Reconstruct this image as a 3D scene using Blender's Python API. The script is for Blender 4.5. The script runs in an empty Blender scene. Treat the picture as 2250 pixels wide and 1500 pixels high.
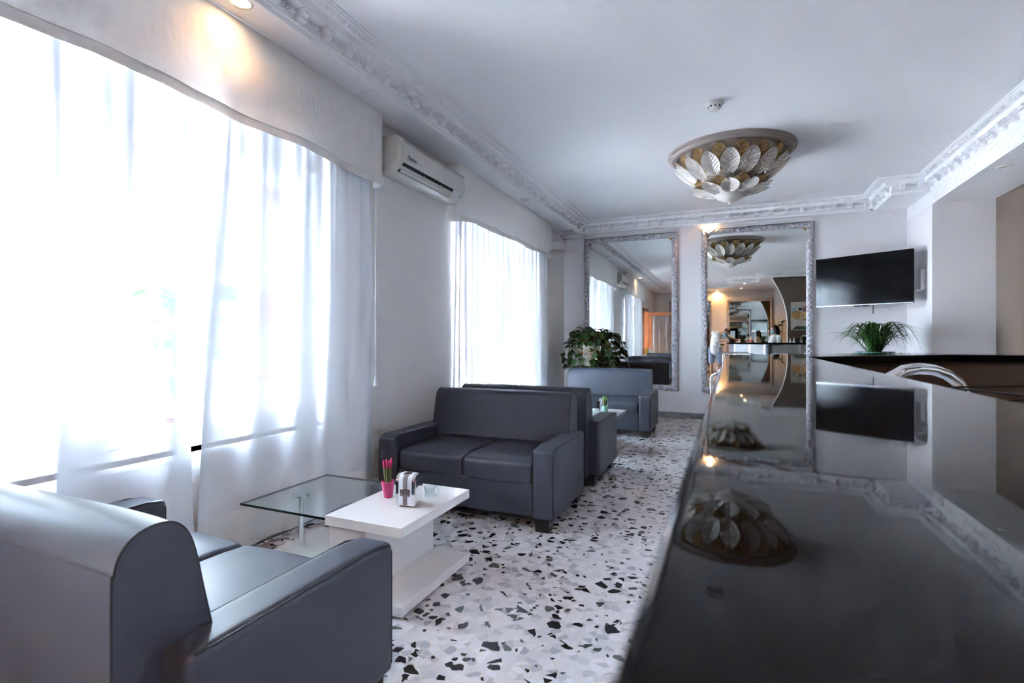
import bpy, bmesh, math, random
from mathutils import Vector, Matrix

random.seed(11)
sc = bpy.context.scene
COL = sc.collection
PI = math.pi

# ------------------------------------------------------------------ camera
F_PX, VPX, HOR = 1125.0, 1604.0, 746.0          # focal length, vanishing point and horizon for a 2250x1500 frame
CAM_Z = 1.2
YAW = math.atan((VPX - 1125.0) / F_PX)
cam_d = bpy.data.cameras.new('camera')
cam_d.sensor_width = 36.0
cam_d.lens = 36.0 * F_PX / 2250.0
cam_d.shift_y = (HOR - 750.0) / 2250.0
cam_d.clip_start = 0.01
cam_d.clip_end = 300
cam_d.dof.use_dof = True
cam_d.dof.focus_distance = 3.6
cam_d.dof.aperture_fstop = 5.6
cam = bpy.data.objects.new('camera', cam_d)
cam.location = (0, 0, CAM_Z)
cam.rotation_euler = (PI / 2, 0, YAW)
COL.objects.link(cam)
sc.camera = cam

# ------------------------------------------------------------------ sky, sun, exposure
world = bpy.data.worlds.new('sky')
sc.world = world
world.use_nodes = True
bg = world.node_tree.nodes['Background']
bg.inputs[0].default_value = (0.66, 0.81, 1.0, 1)
bg.inputs[1].default_value = 8.5
sun_d = bpy.data.lights.new('sun', 'SUN')
sun_d.energy = 50.0
sun_d.angle = 0.01
sun_d.color = (0.95, 0.965, 1.0)
sun = bpy.data.objects.new('sun', sun_d)
sun.rotation_euler = Vector((-.06, -.75, -.70)).to_track_quat('-Z', 'Y').to_euler()
COL.objects.link(sun)
# sampling portals in the window and door openings of the left wall: y, z, width, height
for (py_, pz_, pw_, ph_) in ((1.59, 1.54, 2.38, 1.84), (5.81, 1.28, 2.38, 2.36), (-.685, 1.11, 1.07, 2.22)):
    pd = bpy.data.lights.new('window_portal', 'AREA')
    pd.shape = 'RECTANGLE'; pd.size = ph_; pd.size_y = pw_
    pd.cycles.is_portal = True
    po_ = bpy.data.objects.new('window_portal', pd)
    po_.location = (-2.90, py_, pz_); po_.rotation_euler = (0, -PI / 2, 0)
    COL.objects.link(po_)
sc.view_settings.view_transform = 'Standard'
sc.view_settings.look = 'None'
sc.view_settings.gamma = 1.0
sc.view_settings.use_curve_mapping = False
sc.view_settings.exposure = 3.2
try:
    cy = sc.cycles
    cy.use_denoising = True
    cy.max_bounces = 10
    cy.diffuse_bounces = 5
    cy.use_adaptive_sampling = True
    cy.adaptive_threshold = .025
    cy.adaptive_min_samples = 24
    cy.glossy_bounces = 6
    cy.transmission_bounces = 8
    cy.transparent_max_bounces = 8
    cy.sample_clamp_indirect = 12
    cy.caustics_reflective = False
    cy.caustics_refractive = False
except Exception:
    pass

# ------------------------------------------------------------------ room numbers (metres)
XL, XR = -2.56, 2.72            # window wall, brown wall
YB, YR = 8.25, -3.2             # mirror wall, rear wall
ZS, ZC = 2.93, 3.10             # soffit, coffer ceiling
ZBEAM = 2.77
BAR_Z = 1.13

# ------------------------------------------------------------------ mesh helpers
class G:
    def __init__(s):
        s.v, s.f = [], []
    def add(s, vs, fs):
        o = len(s.v)
        s.v += [tuple(p) for p in vs]
        s.f += [tuple(i + o for i in q) for q in fs]
        return s
    def box(s, x0, x1, y0, y1, z0, z1):
        vs = [(x, y, z) for z in (z0, z1) for y in (y0, y1) for x in (x0, x1)]
        return s.add(vs, [(0, 2, 3, 1), (4, 5, 7, 6), (0, 1, 5, 4), (2, 6, 7, 3), (0, 4, 6, 2), (1, 3, 7, 5)])
    def obox(s, c, size, rot=None):
        a, b, d = [q / 2 for q in size]
        vs = [Vector((x, y, z)) for z in (-d, d) for y in (-b, b) for x in (-a, a)]
        if rot is not None:
            vs = [rot @ p for p in vs]
        c = Vector(c)
        return s.add([p + c for p in vs], [(0, 2, 3, 1), (4, 5, 7, 6), (0, 1, 5, 4), (2, 6, 7, 3), (0, 4, 6, 2), (1, 3, 7, 5)])
    def tube(s, pts, r, n=10, caps=True, closed=False):
        pts = [Vector(p) for p in pts]
        m = len(pts)
        rs = r if isinstance(r, (list, tuple)) else [r] * m
        t0 = (pts[1] - pts[0]).normalized()
        ref = Vector((0, 0, 1)) if abs(t0.z) < 0.9 else Vector((1, 0, 0))
        u = t0.cross(ref).normalized()
        vs = []
        for i, p in enumerate(pts):
            if closed:
                t = (pts[(i + 1) % m] - pts[i - 1]).normalized()
            else:
                t = (pts[min(i + 1, m - 1)] - pts[max(i - 1, 0)]).normalized()
            u = (u - t * u.dot(t)).normalized()
            w = t.cross(u)
            for k in range(n):
                a = 2 * PI * k / n
                vs.append(p + (u * math.cos(a) + w * math.sin(a)) * rs[i])
        fs = []
        for i in range(m if closed else m - 1):
            j = (i + 1) % m
            for k in range(n):
                l = (k + 1) % n
                fs.append((i * n + k, i * n + l, j * n + l, j * n + k))
        if caps and not closed:
            fs.append(tuple(range(n - 1, -1, -1)))
            fs.append(tuple((m - 1) * n + k for k in range(n)))
        return s.add(vs, fs)
    def cyl(s, p0, p1, r0, r1=None, n=16):
        return s.tube([p0, p1], [r0, r0 if r1 is None else r1], n)
    def lathe(s, prof, n=32, c=(0, 0, 0), close=True):
        vs, fs = [], []
        m = len(prof)
        for (r, z) in prof:
            for k in range(n):
                a = 2 * PI * k / n
                vs.append((c[0] + r * math.cos(a), c[1] + r * math.sin(a), c[2] + z))
        for i in range(m - 1):
            for k in range(n):
                l = (k + 1) % n
                fs.append((i * n + k, i * n + l, (i + 1) * n + l, (i + 1) * n + k))
        if close:
            fs.append(tuple(range(n - 1, -1, -1)))
            fs.append(tuple((m - 1) * n + k for k in range(n)))
        return s.add(vs, fs)
    def ell(s, c, r, nu=16, nv=10, rot=None):
        vs, fs = [], []
        c = Vector(c)
        for j in range(1, nv):
            t = PI * j / nv
            for k in range(nu):
                a = 2 * PI * k / nu
                p = Vector((r[0] * math.sin(t) * math.cos(a), r[1] * math.sin(t) * math.sin(a), r[2] * math.cos(t)))
                if rot is not None:
                    p = rot @ p
                vs.append(p + c)
        for q in (r[2], -r[2]):
            p = Vector((0, 0, q))
            if rot is not None:
                p = rot @ p
            vs.append(p + c)
        top, bot = len(vs) - 2, len(vs) - 1
        for j in range(nv - 2):
            for k in range(nu):
                l = (k + 1) % nu
                fs.append((j * nu + k, (j + 1) * nu + k, (j + 1) * nu + l, j * nu + l))
        for k in range(nu):
            l = (k + 1) % nu
            fs.append((top, k, l))
            fs.append((bot, (nv - 2) * nu + l, (nv - 2) * nu + k))
        return s.add(vs, fs)
    def grid(s, fn, nu, nv):
        vs = [fn(i / nu, j / nv) for j in range(nv + 1) for i in range(nu + 1)]
        fs = [(j * (nu + 1) + i, j * (nu + 1) + i + 1, (j + 1) * (nu + 1) + i + 1, (j + 1) * (nu + 1) + i)
              for j in range(nv) for i in range(nu)]
        return s.add(vs, fs)
    def prism(s, poly, a, b, axis='z'):
        # polygon in the two other axes, extruded from a to b along axis
        def mk(p, h):
            if axis == 'z': return (p[0], p[1], h)
            if axis == 'y': return (p[0], h, p[1])
            return (h, p[0], p[1])
        n = len(poly)
        vs = [mk(p, a) for p in poly] + [mk(p, b) for p in poly]
        fs = [tuple(range(n - 1, -1, -1)), tuple(range(n, 2 * n))]
        fs += [(i, (i + 1) % n, n + (i + 1) % n, n + i) for i in range(n)]
        return s.add(vs, fs)
    def rbox(s, c, half, r, n=8, bulge=0.0, rot=None, fn=None):
        # rounded box; bulge lifts the middle of the top face
        c = Vector(c)
        a = Vector(half)
        for ax in range(3):
            for sg in (-1, 1):
                u, w = [(1, 2), (2, 0), (0, 1)][ax]
                vs = []
                for j in range(n + 1):
                    for i in range(n + 1):
                        p = Vector((0, 0, 0))
                        p[ax] = sg * a[ax]
                        def warp(t, h):
                            # denser near the edges so the rounding is smooth
                            q = 2 * t - 1
                            m = 3
                            k = round(t * n)
                            if k <= m: return -h + r * (k / m)
                            if k >= n - m: return h - r * ((n - k) / m)
                            return (-h + r) + (2 * h - 2 * r) * (k - m) / (n - 2 * m)
                        p[u] = warp(i / n, a[u])
                        p[w] = warp(j / n, a[w])
                        q = Vector([max(-a[k] + r, min(a[k] - r, p[k])) for k in range(3)])
                        d = p - q
                        if d.length > 1e-9:
                            p = q + d.normalized() * r
                        if bulge and p.z > 0:
                            fx, fy = p.x / a.x, p.y / a.y
                            p.z += bulge * (1 - fx * fx) * (1 - fy * fy) * (p.z / a.z)
                        if fn: p = fn(p)
                        if rot is not None: p = rot @ p
                        vs.append(p + c)
                fs = []
                for j in range(n):
                    for i in range(n):
                        q = (j * (n + 1) + i, j * (n + 1) + i + 1, (j + 1) * (n + 1) + i + 1, (j + 1) * (n + 1) + i)
                        fs.append(q if sg > 0 else q[::-1])
                s.add(vs, fs)
        return s
    def mesh(s, name):
        me = bpy.data.meshes.new(name)
        me.from_pydata(s.v, [], s.f)
        me.validate()
        me.update()
        return me
    def build(s, name, mat=None, parent=None, smooth=None, bevel=0, seg=2, weld=0, loc=None, rotz=None):
        me = s.mesh(name)
        if weld:
            bm = bmesh.new(); bm.from_mesh(me)
            bmesh.ops.remove_doubles(bm, verts=bm.verts, dist=weld)
            bmesh.ops.recalc_face_normals(bm, faces=bm.faces)
            bm.to_mesh(me); bm.free()
        if smooth is not None:
            me.polygons.foreach_set('use_smooth', [True] * len(me.polygons))
            if smooth < 180:
                me.set_sharp_from_angle(angle=math.radians(smooth))
        return obj(name, me, mat, parent, bevel, seg, loc, rotz)

def obj(name, me, mat=None, parent=None, bevel=0, seg=2, loc=None, rotz=None):
    o = bpy.data.objects.new(name, me)
    COL.objects.link(o)
    if mat is not None:
        o.data.materials.append(mat)
    if parent is not None:
        o.parent = parent
    if bevel:
        m = o.modifiers.new('bevel', 'BEVEL')
        m.width = bevel; m.segments = seg; m.limit_method = 'ANGLE'; m.angle_limit = math.radians(40)
        m.harden_normals = False
    if loc is not None: o.location = loc
    if rotz is not None: o.rotation_euler = (0, 0, rotz)
    return o

def tag(o, label, cat, group=None):
    o['label'] = label; o['category'] = cat
    if group: o['group'] = group
    return o
def thing(name, label, cat, loc=(0, 0, 0), rotz=0, group=None):
    o = bpy.data.objects.new(name, None)
    COL.objects.link(o)
    o.location = loc; o.rotation_euler = (0, 0, rotz)
    o.empty_display_size = 0.05
    return tag(o, label, cat, group)
def struct(o):
    o['kind'] = 'structure'
    return o
def copy_tree(root, loc, rotz, label, group=None):
    r = root.copy(); COL.objects.link(r)
    r.location = loc; r.rotation_euler = (0, 0, rotz); r['label'] = label
    if group: r['group'] = group
    for ch in list(root.children):
        c = ch.copy(); COL.objects.link(c); c.parent = r
        for g in ch.children:
            d = g.copy(); COL.objects.link(d); d.parent = c
    return r
def text(name, body, size, mat, parent, mtx, extr=0.0004, align='CENTER'):
    cu = bpy.data.curves.new(name, 'FONT')
    cu.body = body; cu.size = size; cu.extrude = extr
    cu.align_x = align; cu.align_y = 'CENTER'; cu.resolution_u = 3
    tmp = bpy.data.objects.new(name, cu)
    COL.objects.link(tmp)
    bpy.context.view_layer.update()
    me = bpy.data.meshes.new_from_object(tmp.evaluated_get(bpy.context.evaluated_depsgraph_get()))
    me.name = name; me.materials.clear(); me.materials.append(mat)
    bpy.data.objects.remove(tmp); bpy.data.curves.remove(cu)
    o = bpy.data.objects.new(name, me)
    COL.objects.link(o)
    o.parent = parent
    o.matrix_local = mtx
    return o
def frame(origin, xa, ya):
    xa = Vector(xa).normalized(); ya = Vector(ya).normalized(); za = xa.cross(ya)
    m = Matrix.Identity(4)
    for i in range(3):
        m[i][0] = xa[i]; m[i][1] = ya[i]; m[i][2] = za[i]; m[i][3] = origin[i]
    return m

# ------------------------------------------------------------------ materials
def pr(name, col, rough=0.5, metal=0.0, spec=0.5, **kw):
    m = bpy.data.materials.new(name)
    m.use_nodes = True
    b = m.node_tree.nodes['Principled BSDF']
    b.inputs['Base Color'].default_value = (*col, 1)
    b.inputs['Roughness'].default_value = rough
    b.inputs['Metallic'].default_value = metal
    b.inputs['Specular IOR Level'].default_value = spec
    for k, v in kw.items():
        b.inputs[k.replace('_', ' ')].default_value = v
    return m
def N(m, kind, **kw):
    n = m.node_tree.nodes.new(kind)
    for k, v in kw.items():
        setattr(n, k, v)
    return n
def L(m, a, b):
    m.node_tree.links.new(a, b)
def bump(m, scale, strength, dist=0.002, kind='NOISE', detail=3):
    nt = m.node_tree
    tc = N(m, 'ShaderNodeTexCoord')
    t = N(m, 'ShaderNodeTexNoise' if kind == 'NOISE' else 'ShaderNodeTexVoronoi')
    t.inputs['Scale'].default_value = scale
    if kind == 'NOISE': t.inputs['Detail'].default_value = detail
    bp = N(m, 'ShaderNodeBump')
    bp.inputs['Strength'].default_value = strength
    bp.inputs['Distance'].default_value = dist
    L(m, tc.outputs['Object'], t.inputs['Vector'])
    L(m, t.outputs[0], bp.inputs['Height'])
    L(m, bp.outputs['Normal'], nt.nodes['Principled BSDF'].inputs['Normal'])
    return m
def tint(m, scale, c0, c1, detail=4):
    tc = N(m, 'ShaderNodeTexCoord')
    t = N(m, 'ShaderNodeTexNoise'); t.inputs['Scale'].default_value = scale; t.inputs['Detail'].default_value = detail
    r = N(m, 'ShaderNodeValToRGB')
    r.color_ramp.elements[0].position = 0.3; r.color_ramp.elements[0].color = (*c0, 1)
    r.color_ramp.elements[1].position = 0.7; r.color_ramp.elements[1].color = (*c1, 1)
    L(m, tc.outputs['Object'], t.inputs['Vector'])
    L(m, t.outputs['Fac'], r.inputs['Fac'])
    L(m, r.outputs['Color'], m.node_tree.nodes['Principled BSDF'].inputs['Base Color'])
    return m

m_wall = bump(tint(pr('wall_paint', (.7, .68, .67), .75, spec=.25), 1.2, (.79, .765, .755), (.82, .795, .785)), 140, .12, .001)
m_wallback = bump(tint(pr('back_wall_paint', (.7, .68, .69), .7, spec=.25), 1.2, (.77, .745, .76), (.80, .775, .79)), 140, .12, .001)
m_ceil = tint(pr('ceiling_paint', (.80, .80, .82), .7, spec=.25), .8, (.87, .87, .89), (.89, .89, .91))
m_plaster = pr('plaster_white', (.88, .88, .90), .55, spec=.3)
m_brown = bump(tint(pr('brown_paint', (.19, .145, .115), .7, spec=.2), 1.5, (.18, .138, .11), (.20, .155, .125)), 160, .15, .001)
m_leather = bump(tint(pr('slate_leatherette', (.052, .058, .082), .42, spec=.5), 2.0, (.048, .054, .077), (.058, .065, .090)), 420, .12, .0006)
m_seam = pr('seam_thread', (.018, .02, .026), .5)
m_blackfoot = pr('black_plastic', (.01, .01, .011), .4)
m_gloss = pr('white_lacquer', (.78, .75, .73), .06, spec=.5, Coat_Weight=.5, Coat_Roughness=.02)
m_chrome = pr('chrome', (.82, .83, .85), .09, 1.0)
m_steel = pr('brushed_steel', (.62, .63, .65), .25, 1.0)
m_mirror = pr('mirror_glass', (.80, .83, .81), .0, 1.0)
m_black = pr('black_matt', (.008, .008, .009), .45)
m_acwhite = pr('ac_plastic', (.70, .68, .64), .35, spec=.4)
m_pvc = pr('white_pvc', (.82, .83, .84), .3)
m_granite = tint(pr('black_granite', (.006, .006, .007), .03, spec=.18), 220, (.003, .003, .004), (.008, .008, .010), 6)
m_marble = tint(pr('grey_marble', (.30, .29, .30), .25), 14, (.25, .245, .255), (.38, .37, .38), 8)
m_pot = pr('terracotta', (.16, .05, .03), .6)
m_leaf = tint(pr('pothos_leaf', (.03, .08, .015), .38, spec=.4), 9, (.018, .055, .012), (.05, .11, .02))
m_stem = pr('stem_green', (.10, .13, .04), .55)
m_blade = tint(pr('blade_leaf', (.035, .10, .02), .45), 12, (.025, .08, .015), (.06, .15, .03))
m_white = pr('white_matt', (.78, .78, .78), .5)
m_dark = pr('dark_grey', (.04, .04, .045), .4)
m_red = pr('poster_red', (.45, .02, .02), .5)

def terrazzo():
    m = pr('terrazzo', (.6, .58, .6), .16, spec=.5)
    b = m.node_tree.nodes['Principled BSDF']
    tc = N(m, 'ShaderNodeTexCoord')
    ns = N(m, 'ShaderNodeTexNoise'); ns.inputs['Scale'].default_value = 26; ns.inputs['Detail'].default_value = 2
    L(m, tc.outputs['Object'], ns.inputs['Vector'])
    sub = N(m, 'ShaderNodeVectorMath', operation='SUBTRACT'); sub.inputs[1].default_value = (.5, .5, .5)
    L(m, ns.outputs['Color'], sub.inputs[0])
    scl = N(m, 'ShaderNodeVectorMath', operation='SCALE'); scl.inputs['Scale'].default_value = .022
    L(m, sub.outputs[0], scl.inputs[0])
    add = N(m, 'ShaderNodeVectorMath', operation='ADD')
    L(m, tc.outputs['Object'], add.inputs[0]); L(m, scl.outputs[0], add.inputs[1])
    def vor(scale, off, feat):
        mp = N(m, 'ShaderNodeMapping'); mp.inputs['Location'].default_value = off
        mp.inputs['Scale'].default_value = (1, 1, 0)
        L(m, add.outputs[0], mp.inputs['Vector'])
        v = N(m, 'ShaderNodeTexVoronoi', feature=feat, voronoi_dimensions='2D')
        v.inputs['Scale'].default_value = scale
        L(m, mp.outputs[0], v.inputs['Vector'])
        return v
    def math2(op, a, bb):
        n = N(m, 'ShaderNodeMath', operation=op)
        for i, q in enumerate((a, bb)):
            if isinstance(q, (int, float)): n.inputs[i].default_value = q
            else: L(m, q, n.inputs[i])
        return n.outputs[0]
    def mix(f, a, bb):
        n = N(m, 'ShaderNodeMix', data_type='RGBA')
        L(m, f, n.inputs[0])
        for i, q in ((6, a), (7, bb)):
            if isinstance(q, tuple): n.inputs[i].default_value = (*q, 1)
            else: L(m, q, n.inputs[i])
        return n.outputs[2]
    def ramp(f, stops):
        r = N(m, 'ShaderNodeValToRGB')
        el = r.color_ramp.elements
        while len(el) < len(stops): el.new(.5)
        for e, (p, c) in zip(el, stops): e.position = p; e.color = (*c, 1)
        L(m, f, r.inputs['Fac'])
        return r.outputs['Color']
    def seph(v):
        s = N(m, 'ShaderNodeSeparateColor'); L(m, v.outputs['Color'], s.inputs[0]); return s
    # pale marble chips in a cream matrix
    a, ae = vor(27, (3, 1, 0), 'F1'), vor(27, (3, 1, 0), 'DISTANCE_TO_EDGE')
    sa = seph(a)
    base = ramp(sa.outputs[0], [(0, (.36, .36, .40)), (.18, (.46, .46, .49)), (.3, (.56, .55, .58)), (.6, (.63, .61, .63)), (1, (.68, .66, .69))])
    f_m = math2('LESS_THAN', ae.outputs['Distance'], .055)
    c = mix(f_m, base, (.64, .565, .51))
    # black and green chips, angular
    def dark(scale, off, thr, e0, e1, c, stops):
        v, ve = vor(scale, off, 'F1'), vor(scale, off, 'DISTANCE_TO_EDGE')
        s = seph(v)
        pick = math2('GREATER_THAN', s.outputs[0], thr)
        lim = math2('ADD', math2('MULTIPLY', s.outputs[1], e1), e0)
        big = math2('GREATER_THAN', ve.outputs['Distance'], lim)
        return mix(math2('MULTIPLY', pick, big), c, ramp(s.outputs[2], stops))
    st = [(0, (.008, .009, .011)), (.55, (.012, .013, .015)), (.75, (.035, .042, .038)), (1, (.12, .14, .125))]
    c = dark(48, (1.3, 7.7, 0), .955, .05, .15, c, st)
    c = dark(25, (9.1, 2.2, 0), .905, .06, .18, c, st)
    c = dark(17, (5.5, 4.2, 0), .925, .07, .19, c, st)
    L(m, c, b.inputs['Base Color'])
    return m
m_terrazzo = terrazzo()

def sheer(name, trans, transl, diff, col):
    m = bpy.data.materials.new(name); m.use_nodes = True
    nt = m.node_tree; nt.nodes.clear()
    out = N(m, 'ShaderNodeOutputMaterial')
    t = N(m, 'ShaderNodeBsdfTransparent'); t.inputs[0].default_value = (1, 1, 1, 1)
    l = N(m, 'ShaderNodeBsdfTranslucent'); l.inputs[0].default_value = (*col, 1)
    d = N(m, 'ShaderNodeBsdfDiffuse'); d.inputs[0].default_value = (*col, 1)
    # weave: fine threads bump
    a = N(m, 'ShaderNodeMixShader'); a.inputs[0].default_value = diff / (diff + transl)
    L(m, l.outputs[0], a.inputs[1]); L(m, d.outputs[0], a.inputs[2])
    # the cloth lets less through where it is seen edge-on
    lw = N(m, 'ShaderNodeLayerWeight'); lw.inputs['Blend'].default_value = .5
    iv = N(m, 'ShaderNodeMath', operation='SUBTRACT'); iv.inputs[0].default_value = 1.0; L(m, lw.outputs['Facing'], iv.inputs[1])
    pw = N(m, 'ShaderNodeMath', operation='POWER'); pw.inputs[1].default_value = 9.0; L(m, iv.outputs[0], pw.inputs[0])
    mp = N(m, 'ShaderNodeMath', operation='MULTIPLY'); mp.inputs[1].default_value = trans; L(m, pw.outputs[0], mp.inputs[0])
    b = N(m, 'ShaderNodeMixShader')
    L(m, mp.outputs[0], b.inputs[0]); L(m, a.outputs[0], b.inputs[1]); L(m, t.outputs[0], b.inputs[2])
    L(m, b.outputs[0], out.inputs[0])
    return m
m_sheer = sheer('sheer_voile', .43, .0060, .62, (.90, .94, 1.0))
m_sheer2 = sheer('sheer_voile_fine', .75, .012, .62, (.90, .93, .98))
m_hem = sheer('sheer_hem', .05, .02, .6, (.92, .92, .94))

def cloth(name, col, tr):
    m = bpy.data.materials.new(name); m.use_nodes = True
    nt = m.node_tree; nt.nodes.clear()
    out = N(m, 'ShaderNodeOutputMaterial')
    l = N(m, 'ShaderNodeBsdfTranslucent'); l.inputs[0].default_value = (*col, 1)
    d = N(m, 'ShaderNodeBsdfDiffuse'); d.inputs[0].default_value = (*col, 1)
    tc = N(m, 'ShaderNodeTexCoord')
    n1 = N(m, 'ShaderNodeTexNoise'); n1.inputs['Scale'].default_value = 9; n1.inputs['Detail'].default_value = 5
    mp = N(m, 'ShaderNodeMapping'); mp.inputs['Scale'].default_value = (1, 1, .45); mp.inputs['Rotation'].default_value = (.5, 0, 0)
    L(m, tc.outputs['Object'], mp.inputs[0]); L(m, mp.outputs[0], n1.inputs['Vector'])
    bp = N(m, 'ShaderNodeBump'); bp.inputs['Strength'].default_value = .5; bp.inputs['Distance'].default_value = .03
    L(m, n1.outputs[0], bp.inputs['Height'])
    L(m, bp.outputs[0], d.inputs['Normal'])
    a = N(m, 'ShaderNodeMixShader'); a.inputs[0].default_value = tr
    L(m, d.outputs[0], a.inputs[1]); L(m, l.outputs[0], a.inputs[2])
    L(m, a.outputs[0], out.inputs[0])
    return m
m_valance = cloth('valance_cotton', (.84, .82, .80), .10)

def thin_glass(name, tintc, refl=1.0):
    m = bpy.data.materials.new(name); m.use_nodes = True
    nt = m.node_tree; nt.nodes.clear()
    out = N(m, 'ShaderNodeOutputMaterial')
    t = N(m, 'ShaderNodeBsdfTransparent'); t.inputs[0].default_value = (*tintc, 1)
    g = N(m, 'ShaderNodeBsdfGlossy'); g.inputs['Roughness'].default_value = .01
    f = N(m, 'ShaderNodeFresnel'); f.inputs['IOR'].default_value = 1.5
    mu = N(m, 'ShaderNodeMath', operation='MULTIPLY'); mu.inputs[1].default_value = refl
    L(m, f.outputs[0], mu.inputs[0])
    ge = N(m, 'ShaderNodeNewGeometry')
    fr = N(m, 'ShaderNodeMath', operation='SUBTRACT'); fr.inputs[0].default_value = 1.0; L(m, ge.outputs['Backfacing'], fr.inputs[1])
    m2 = N(m, 'ShaderNodeMath', operation='MULTIPLY'); L(m, mu.outputs[0], m2.inputs[0]); L(m, fr.outputs[0], m2.inputs[1])
    mu = m2
    a = N(m, 'ShaderNodeMixShader')
    L(m, mu.outputs[0], a.inputs[0]); L(m, t.outputs[0], a.inputs[1]); L(m, g.outputs[0], a.inputs[2])
    L(m, a.outputs[0], out.inputs[0])
    return m
m_pane = thin_glass('window_pane', (.96, .98, .98), .8)
m_tglass = thin_glass('table_glass', (.86, .93, .91), 1.8)
m_tedge = pr('glass_edge', (.005, .02, .02), .1)
m_cup = thin_glass('clear_glass', (.90, .94, .94), 2.0)

def emit(name, col, s):
    m = bpy.data.materials.new(name); m.use_nodes = True
    nt = m.node_tree; nt.nodes.clear()
    out = N(m, 'ShaderNodeOutputMaterial')
    e = N(m, 'ShaderNodeEmission'); e.inputs[0].default_value = (*col, 1); e.inputs[1].default_value = s
    L(m, e.outputs[0], out.inputs[0])
    return m
m_bulb = emit('warm_bulb', (1.0, .68, .34), 9.0)
m_led = emit('led_strip', (.72, .74, 1.0), 1.6)

# ================================================================== STRUCTURE
struct(G().box(XL - .3, XR + .2, YR - .2, YB + .2, -.12, 0).build('floor', m_terrazzo))

W1 = (.40, 2.78, .62, 2.46)     # y0, y1, z0, z1 of the openings in the window wall
W2 = (4.62, 7.00, .10, 2.46)
D1 = (-1.22, -.15, 0.0, 2.22)
g = G()
ys = [YR - .2, D1[0], D1[1], W1[0], W1[1], W2[0], W2[1], YB + .2]
for a, b in ((0, 1), (2, 3), (4, 5), (6, 7)):
    g.box(XL - .3, XL, ys[a], ys[b], 0, ZC + .1)
for (a, b, z0, z1) in (D1, W1, W2):
    if z0 > 0: g.box(XL - .3, XL, a, b, 0, z0)
    g.box(XL - .3, XL, a, b, z1, ZC + .1)
struct(g.build('wall_left', m_wall))
struct(G().box(XL - .3, XR + .2, YB, YB + .2, 0, ZC + .1).build('wall_back', m_wallback))
struct(G().box(XL - .3, XR + .2, YR - .2, YR, 0, ZC + .1).build('wall_rear', m_wall))
struct(G().box(XR, XR + .2, YR, YB, 0, ZC + .1).build('wall_right', m_brown))
struct(G().box(2.147, XR + .05, 7.34, YB + .05, 0, ZBEAM).build('wall_pier', m_wallback))

# coffered ceiling: low soffit round a raised field
COF = [(-2.22, -1.9), (0.0, -1.9), (0.0, -.45), (.8, -.45), (.8, .65), (2.147, .65), (2.147, 7.37), (1.77, 7.37), (1.77, 8.12), (-2.22, 8.12)]
struct(G().box(XL - .3, XR + .2, YR - .2, YB + .2, ZC, ZC + .1).build('ceiling', m_ceil))
bm = bmesh.new()
def loop(pts, z):
    vs = [bm.verts.new((p[0], p[1], z)) for p in pts]
    return [bm.edges.new((vs[i], vs[(i + 1) % len(vs)])) for i in range(len(vs))]
ed = loop([(XL - .1, YR - .1), (XR + .1, YR - .1), (XR + .1, YB + .1), (XL - .1, YB + .1)], ZS) + loop(COF, ZS)
bmesh.ops.triangle_fill(bm, edges=ed, use_beauty=True)
for f in bm.faces:
    if f.normal.z > 0: f.normal_flip()
me = bpy.data.meshes.new('ceiling_soffit'); bm.to_mesh(me); bm.free()
struct(obj('ceiling_soffit', me, m_ceil))
# dropped beam over the bar
beam = struct(G().box(2.147, XR + .05, YR - .05, YB + .05, ZBEAM, ZC).build('ceiling_beam', m_ceil))
g = G()
for i in range(56):                      # low relief frieze along the beam face
    y = .8 + i * .118
    if y > 7.3: break
    r = Matrix.Rotation(.5 if i % 2 else -.5, 3, 'X')
    g.ell((2.147, y, ZS - .055), (.007, .048, .02), 8, 6, r)
    g.ell((2.147, y + .06, ZS - .10), (.006, .022, .022), 8, 6)
g.tube([(2.147, .6, ZS - .015), (2.147, 8.2, ZS - .015)], .008, 8)
g.tube([(2.147, .6, ZBEAM + .02), (2.147, 8.2, ZBEAM + .02)], .006, 8)
o = g.build('frieze_relief', m_plaster, beam, smooth=60); o['kind'] = 'stuff'

def sweep(poly, prof, z0):
    # profile (u inward, z up) swept round a closed counter-clockwise polygon, mitred corners
    n, k = len(poly), len(prof)
    g = G(); vs = []
    nrm = []
    for i in range(n):
        a, b = Vector(poly[i]), Vector(poly[(i + 1) % n])
        d = (b - a).normalized()
        nrm.append(Vector((-d.y, d.x)))
    for i in range(n):
        n1, n2 = nrm[i - 1], nrm[i]
        m = (n1 + n2) / (1 + n1.dot(n2))
        for (u, z) in prof:
            vs.append((poly[i][0] + m.x * u, poly[i][1] + m.y * u, z0 + z))
    fs = []
    for i in range(n):
        j = (i + 1) % n
        for q in range(k - 1):
            fs.append((i * k + q, j * k + q, j * k + q + 1, i * k + q + 1))
    return g.add(vs, fs)
PROF = [(-.03, -.012), (0, -.012), (.004, -.002), (.004, .008), (.013, .012), (.016, .021), (.011, .028), (.004, .030), (.004, .034), (.002, .086),
        (.006, .092), (.018, .096), (.078, .096), (.080, .104), (.092, .122), (.094, .128), (.112, .133), (.140, .150), (.152, .154), (.154, .160),
        (.168, .163), (.170, .172)]
corn = struct(sweep(COF, PROF, ZS).build('trim_1', m_plaster, smooth=28))
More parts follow.
